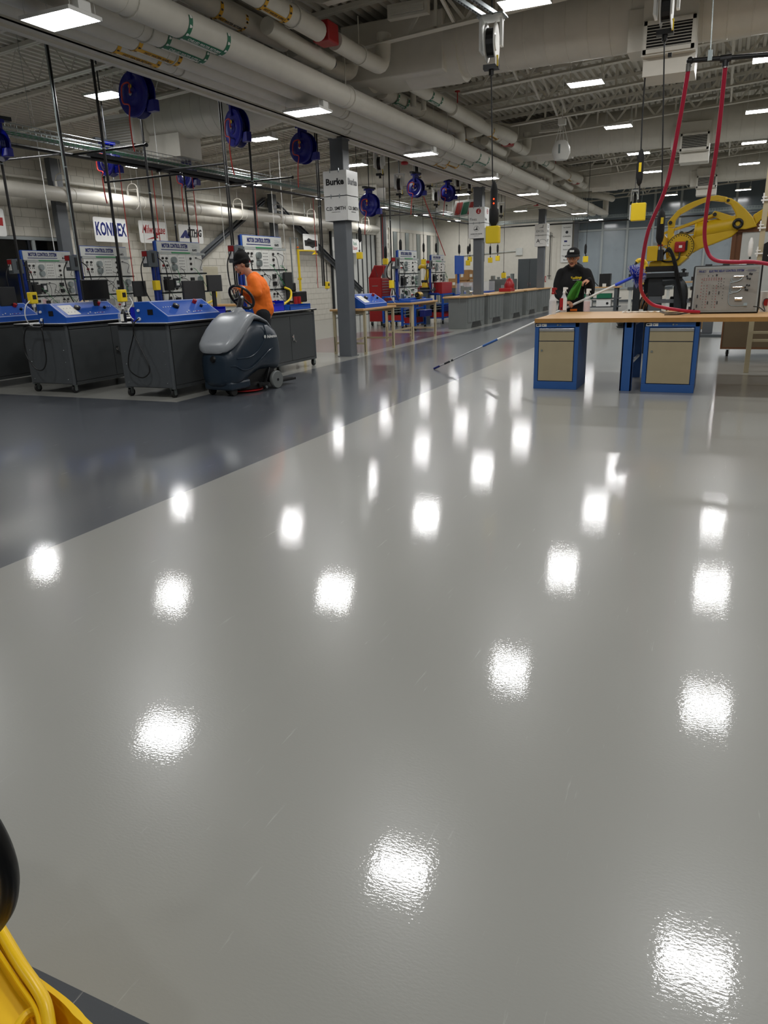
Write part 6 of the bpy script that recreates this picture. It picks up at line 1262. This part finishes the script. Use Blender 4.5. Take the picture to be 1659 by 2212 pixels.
# --- man in black behind the workbench
PX,PY=-2.12,11.78
t=thing('person','man in black cap and hoodie behind the workbench wiping with a green cloth','person',(PX,PY,0),world=True)
G=lambda px,py,y: FY(px,py,y)
hc=G(1238,556,PY-.06); fdir=V((-.02,-.97,-.22))
b=B('skin'); q,rot=head(b,hc,fdir,(0,-.2,1),1.08)
nk=V((PX+.0,PY,1.5)); seg(b,[hc+V((0,.03,-.05)),nk],[.058,.062])
sR=G(1214,592,PY); sL=G(1266,592,PY)     # image left / image right shoulder
eR=G(1206,634,PY-.08); hR=G(1233,656,PY-.3); wR=hR+V((-.07,.05,.02))
eL=G(1274,630,PY-.08); hL=G(1258,608,PY-.32); wL=hL+V((.09,.06,.01))
pel=V((PX,PY+.02,.98))
seg(b,[nk,V((PX,PY,1.3)),pel],[.09,.13,.13]); 
for s_,e,w in ((sR,eR,wR),(sL,eL,wL)): seg(b,[s_,e],[.055,.043]); seg(b,[e,w],[.043,.03])
hand(b,wR,(hR-wR)+V((.02,-.03,0)),(0,.2,-1),1.0,1.05); hand(b,wL,(hL-wL)+V((-.02,-.02,-.01)),(0,.1,-1),.8,1.05)
for sx in (-1,1): seg(b,[V((PX+sx*.1,PY+.02,.95)),V((PX+sx*.12,PY-.02,.5)),V((PX+sx*.13,PY+.03,.09))],[.085,.06,.045]); seg(b,[V((PX+sx*.13,PY+.03,.06)),V((PX+sx*.14,PY-.16,.04))],[.045,.035])
body=fuse(b,'body',t,vox=.008,smooth=2); face(t,q,rot,1.08,beard=True)
b=B('cloth_black'); ch=V((PX,PY,1.3))
seg(b,[V((PX,PY+.01,1.47)),ch,V((PX,PY+.01,1.1)),V((PX,PY+.01,.86))],[.13,.185,.19,.19],18)
b.sph(V((PX,PY,1.33)),.19,18,12,0,(1.05,.72,.95)); seg(b,[sR,V((PX,PY,1.5)),sL],[.07,.1,.07])
seg(b,[sR,(sR+eR)/2+V((-.02,0,0)),eR],[.09,.085,.075]); seg(b,[eR,(eR+wR)/2,wR],[.075,.065,.045]); seg(b,[sL,(sL+eL)/2+V((.02,0,0)),eL],[.09,.085,.075]); seg(b,[eL,(eL+wL)/2,wL],[.075,.065,.045])
b.torus((PX,PY+.05,1.52),.1,.05,20,8,rot=MX.Rotation(.3,3,'X')); b.sph((PX,PY+.13,1.53),.1,14,10,0,(1.1,.6,.9))
hd=fuse(b,'hoodie',t,vox=.011,smooth=4)
text('Toolkings',.052,'box_yellow',t,(PX+.085,PY-.163,1.385),(1,0,.12),(0,0,1),bold=.001,squash=.8); text('GENERAL CLEANING',.014,'white',t,(PX+.085,PY-.165,1.352),(1,0,.05),(0,0,1))
b=B('cloth_dark')
for sx in (-1,1): seg(b,[V((PX+sx*.09,PY+.02,.95)),V((PX+sx*.12,PY-.02,.5)),V((PX+sx*.13,PY+.03,.12))],[.115,.085,.07])
fuse(b,'trousers',t,vox=.014); 
for sx in (-1,1): B('black').sph((PX+sx*.135,PY-.05,.045),.06,14,8,0,(.8,2.2,.75)).o('shoe',t,smooth=True)
# cap with brim and front badge
b=B('cloth_black'); f_=rot@V((1,0,0)); l_=rot@V((0,1,0)); u_=rot@V((0,0,1))
b.sph(q(-.012,0,.05),.112,20,12,0,(1.0,.86,.82),rot); fuse(b,'cap_crown',t,vox=.01)
b=B('cloth_black'); n=10; vs=[]
for i in range(n+1):
    a=-1.15+2.3*i/n
    for r,dz in ((.1,.055),(.175*max(.6,math.cos(a*.55)),.035)): vs.append(q(r*math.cos(a)-.01,r*math.sin(a)*.82,dz-.012*abs(math.sin(a))))
b.add(vs+[v+u_*.008 for v in vs],[(2*i,2*i+1,2*i+3,2*i+2) for i in range(n)]+[(2*i+2*n+2,2*i+2*n+4,2*i+2*n+5,2*i+2*n+3) for i in range(n)]+[(2*i+1,2*i+2*n+3,2*i+2*n+5,2*i+3) for i in range(n)]); b.o('cap_brim',t,smooth=True)
B('panel_grey').add([q(.09,-.03,.09),q(.09,.03,.09),q(.082,.03,.115),q(.082,-.03,.115)],[(0,1,2,3)]).o('cap_badge',t)
B('hair').sph(q(-.04,0,-.0),.09,14,10,0,(.75,.98,.9),rot).o('hair',t,smooth=True)
# green cloth held in the far hand
t=thing('cleaning_cloth','bright green microfibre cloth hanging from the man in black\'s raised hand','cloth',hL,world=True)
b=B('green'); cols=9; rws=12; vs=[]; top=[G(1248,607,PY-.38),G(1257,608,PY-.36)]; bot=[G(1222,650,PY-.4),G(1249,644,PY-.38)]
for i in range(rws+1):
    v=i/rws; a=top[0].lerp(bot[0],v)+V((-.03*math.sin(v*PI),0,0)); c=top[1].lerp(bot[1],v)
    for j in range(cols+1):
        u=j/cols; p=a.lerp(c,u); p.y+=.035*math.sin(u*9+v*3)*(.3+v); p.z+=.012*math.sin(u*7+1)*v; vs.append(p)
b.add(vs,[(i*(cols+1)+j,(i+1)*(cols+1)+j,(i+1)*(cols+1)+j+1,i*(cols+1)+j+1) for i in range(rws) for j in range(cols)]); c=b.o('cloth_sheet',t,smooth=True); md=c.modifiers.new('thick','SOLIDIFY'); md.thickness=.008
# telescopic pole with duster
pa=FZ(937,798); pb=FY(1366,601,11.55); dirp=(pb-pa).normalized()
def proj(v):
    d=v-C0; a=[sum(R[i][j]*d[i] for i in range(3)) for j in range(3)]; return CX+a[0]/a[2]*F
def tpx(px):
    lo,hi=0,1
    for _ in range(30):
        m=(lo+hi)/2
        if proj(pa.lerp(pb,m))<px: lo=m
        else: hi=m
    return pa.lerp(pb,lo)
t=thing('duster_pole','long white telescopic pole with blue duster head, lower tip on the aisle floor','pole',pa,world=True)
up0=V((0,0,.012))
B('navy').cyl(pa+up0,tpx(950)+up0,.017,10).o('foot_grip',t,smooth=True); B('alu').cyl(tpx(950)+up0,tpx(1043)+up0,.011,10).o('lower_tube',t,smooth=True); B('dark_steel').cyl(tpx(960)+up0,tpx(972)+up0,.016,10).o('clamp',t,smooth=True); B('dark_steel').cyl(tpx(975)+up0,tpx(979)+up0,.018,10).o('clamp',t,smooth=True)
B('blue_bench').cyl(tpx(1043)+up0,tpx(1075)+up0,.019,12).o('twist_grip',t,smooth=True); B('white').cyl(tpx(1075)+up0,tpx(1329)+up0,.0165,12).o('upper_tube',t,smooth=True); B('brush_blue').cyl(tpx(1329)+up0,pb+up0,.022,12).o('blue_ferrule',t,smooth=True)
b=B('brush_blue','white'); rnd=random.Random(3); cb=pb+dirp*.02+up0
for k in range(900):
    th=rnd.random()*2*PI; ph=rnd.random()**.6*1.75; side=dirp.cross(V((0,0,1))).normalized(); uu=side.cross(dirp)
    dd=(dirp*math.cos(ph)+side*math.sin(ph)*math.cos(th)+uu*math.sin(ph)*math.sin(th)).normalized(); L=.15+.03*rnd.random(); w_=dd.cross(V((.3,.5,.8))).normalized()*.0022
    b.add([cb-w_,cb+w_,cb+dd*L*.75+w_*1.2,cb+dd*L*.75-w_*1.2],[(0,1,2,3)],0); b.add([cb+dd*L*.75-w_*1.2,cb+dd*L*.75+w_*1.2,cb+dd*L+w_,cb+dd*L-w_],[(0,1,2,3)],1 if k%2 else 0)
b.o('bristles',t,kind='stuff'); B('brush_blue').sph(cb,.035,12,8).o('brush_core',t,smooth=True)
# --- man in orange on the scrubber
MX0,MY0,MZ0=-6.17,9.36,.095; fa=math.atan2(-.47,-.88)
t=thing('person','man in orange long-sleeved shirt and black beanie steering the scrubber','person',(MX0,MY0,MZ0),fa)
# local: +x facing, +y his left (towards the viewer)
inv=(MX.Translation((MX0,MY0,MZ0))@MX.Rotation(fa,4,'Z')).inverted()
lo=lambda v: inv@V(v)
hc=lo(FY(522,572,9.22)); 
fd=V((.93,.12,-.36)); b=B('skin2'); q,rot=head(b,hc,fd,(.35,.0,.93),1.05)
nk=V((hc.x-.13,0.0,hc.z-.17)); pel=V((-.02,0,.92))
seg(b,[hc+V((-.03,0,-.04)),nk],[.058,.062])
sL=V((nk.x-.04,.19,nk.z-.06)); sRr=V((nk.x-.02,-.17,nk.z-.06))
hl=lo(FY(499,619,9.02)); wl=lo(FY(513,621,9.06)); el=lo(FY(556,632,9.1))
hr=lo(FY(508,624,8.98))+V((.02,-.08,.0)); wr=hr+V((-.08,-.03,.01)); er=V((nk.x+.1,-.24,nk.z-.32))
seg(b,[nk,V((.02,0,nk.z-.25)),pel],[.08,.1,.11])
for s_,e,w in ((sL,el,wl),(sRr,er,wr)): seg(b,[s_,e],[.052,.042]); seg(b,[e,w],[.042,.029])
hand(b,wl,(hl-wl),(0,0,-1),1.0,1.05); hand(b,wr,(hr-wr),(0,0,-1),1.0,1.05)
for sy in (-1,1): seg(b,[V((-.02,sy*.09,.9)),V((.02,sy*.1,.47)),V((-.03,sy*.11,.08))],[.085,.06,.045]); seg(b,[V((-.03,sy*.11,.05)),V((.14,sy*.13,.035))],[.045,.035])
fuse(b,'body',t,vox=.008,smooth=2); face(t,q,rot,1.05,beard=True)
b=B('orange'); seg(b,[V((nk.x-.03,0,nk.z-.04)),V((nk.x-.09,0,nk.z-.2)),V((.02,0,1.2)),V((.0,0,1.08)),V((-.01,0,1.0))],[.115,.155,.15,.15,.155],18); b.sph((nk.x-.08,0,nk.z-.2),.19,18,12,0,(.75,1.1,1.0)); b.sph((nk.x*.45-.02,0,(nk.z+1.05)/2),.17,18,12,0,(.85,1.0,1.3))
seg(b,[sL,nk+V((-.02,0,-.03)),sRr],[.08,.09,.08]); seg(b,[sL,(sL+el)/2+V((-.01,.01,0)),el],[.085,.078,.068]); seg(b,[el,(el+wl)/2,wl+V((-.015,0,0))],[.068,.056,.042]); seg(b,[sRr,er],[.085,.068]); seg(b,[er,wr],[.068,.042])
b.v=[V((v.x,v.y,v.z)) for v in b.v]
o=fuse(b,'shirt',t,vox=.011,smooth=3)
tx=bpy.data.textures.new('folds','CLOUDS'); tx.noise_scale=.12; md=o.modifiers.new('folds','DISPLACE'); md.texture=tx; md.strength=.02; md.texture_coords='LOCAL'
b=B('cloth_dark')
for sy in (-1,1): seg(b,[V((-.01,sy*.07,.93)),V((.02,sy*.1,.47)),V((-.03,sy*.11,.09))],[.11,.08,.065])
fuse(b,'trousers',t,vox=.013)
for sy in (-1,1): B('black').sph((.04,sy*.12,.04),.06,14,8,0,(2.1,.8,.7)).o('shoe',t,smooth=True)
b=B('cloth_black'); b.sph(q(-.03,0,.07),.12,20,12,0,(.98,.88,1.0),rot); b.torus(q(-.012,0,.045),.102,.022,22,8,rot=rot); b.sph(q(-.06,0,.155),.06,14,8,0,(1,.9,.8),rot); fuse(b,'beanie',t,vox=.009)
B('hair').sph(q(-.05,0,-.02),.075,14,10,0,(.7,.98,.8),rot).o('hair',t,smooth=True)
text('K',.05,'dark_steel',t,q(.075,.045,.06),rot@V((-.5,1,0)),rot@V((0,0,1)))
# ================= yellow mop bucket and black handle, bottom left =================
t=thing('mop_bucket','yellow mop bucket with wringer cut by the bottom left corner','bucket',(-.95,.3,0),world=True)
mat('bucket_yellow','f2c416',.33)
ZR=.3
pp0=[FZ(-90,1870,ZR),FZ(0,2012,ZR),FZ(45,2085,ZR),FZ(76,2112,ZR),FZ(114,2140,ZR),FZ(158,2174,ZR),FZ(192,2210,ZR),FZ(225,2265,ZR)]
e=pp0[-1]; s0=pp0[0]
pp0+=[V((e.x+.01,e.y-.1,ZR)),V((e.x-.06,e.y-.2,ZR)),V((e.x-.2,e.y-.24,ZR)),V((s0.x-.1,s0.y-.4,ZR)),V((s0.x-.22,s0.y-.25,ZR)),V((s0.x-.16,s0.y-.05,ZR))]
out=catmull(pp0+[pp0[0]],4)[:-1]; cc=sum((V(p) for p in out),V((0,0,0)))/len(out)
ring=lambda k,z: [((cc.x+(p.x-cc.x)*k),(cc.y+(p.y-cc.y)*k),z) for p in out]
rs=[ring(.8,.04),ring(.84,.06),ring(.97,ZR-.03),ring(1.0,ZR-.012),ring(1.005,ZR+.004),ring(.985,ZR+.012),ring(.88,ZR+.012),ring(.86,ZR+.0),ring(.84,ZR-.03),ring(.78,.08)]
n=len(out); vs=[p for r_ in rs for p in r_]; fs=[(i*n+j,i*n+(j+1)%n,(i+1)*n+(j+1)%n,(i+1)*n+j) for i in range(len(rs)-1) for j in range(n)]+[tuple(range(n-1,-1,-1)),tuple((len(rs)-1)*n+j for j in range(n))]
B('bucket_yellow').add(vs,fs).o('tub',t,smooth=True)
for dx,dy in ((-.15,-.12),(.15,-.12),(.12,.08),(-.15,.1)): B('rubber').cyl((cc.x+dx-.012,cc.y+dy,.022),(cc.x+dx+.012,cc.y+dy,.022),.022,12).o('wheel',t)
# wringer: raised flange along the far edge, inner rib, slot and front lip
e0=[FZ(-60,1905,.345),FZ(3,2012,.345),FZ(45,2083,.345),FZ(76,2128,.34),FZ(98,2170,.33),FZ(108,2225,.31)]
B('bucket_yellow').tube(e0,.0105,12,k=5).o('wringer_flange',t,smooth=True)
i0=[FZ(-70,1950,.335),FZ(0,2062,.335),FZ(45,2130,.33),FZ(78,2182,.325),FZ(90,2240,.31)]
B('bucket_yellow').tube(i0,.004,8,k=4).o('inner_rib',t,smooth=True)
w0=[FZ(-75,1930,.315),FZ(0,2040,.315),FZ(45,2108,.315),FZ(85,2160,.31),FZ(98,2230,.3)]; w1_=[V((p.x-.02,p.y-.02,p.z-.16)) for p in w0]
b=B('bucket_yellow'); k_=len(w0); b.add(w0+w1_+[V((p.x-.006,p.y-.006,p.z)) for p in w0]+[V((p.x-.006,p.y-.006,p.z)) for p in w1_],[(i,i+1,k_+i+1,k_+i) for i in range(k_-1)]+[(2*k_+i,3*k_+i,3*k_+i+1,2*k_+i+1) for i in range(k_-1)]); b.o('wringer_wall',t,smooth=True)
b=B('bucket_yellow'); b.hexa([FZ(-60,2000,.27),FZ(60,2165,.27),FZ(75,2260,.27),FZ(-60,2260,.27),FZ(-60,2000,.285),FZ(60,2165,.285),FZ(75,2260,.285),FZ(-60,2260,.285)]); b.o('wringer_deck',t)
b=B('bucket_yellow'); b.tube([FZ(30,2230,.3),FZ(55,2195,.3),FZ(82,2180,.3)],.008,8); b.o('front_lip',t,smooth=True)
hp=[FY(-60,1730,.5),FY(-20,1785,.5),FY(8,1845,.5),FY(20,1905,.5),FY(10,1962,.5),FY(-22,2008,.5),FY(-60,2030,.48)]
B('black').tube(hp,.0135,12,k=6).o('black_handle',t,smooth=True)
# print('meshes',len(bpy.data.objects))
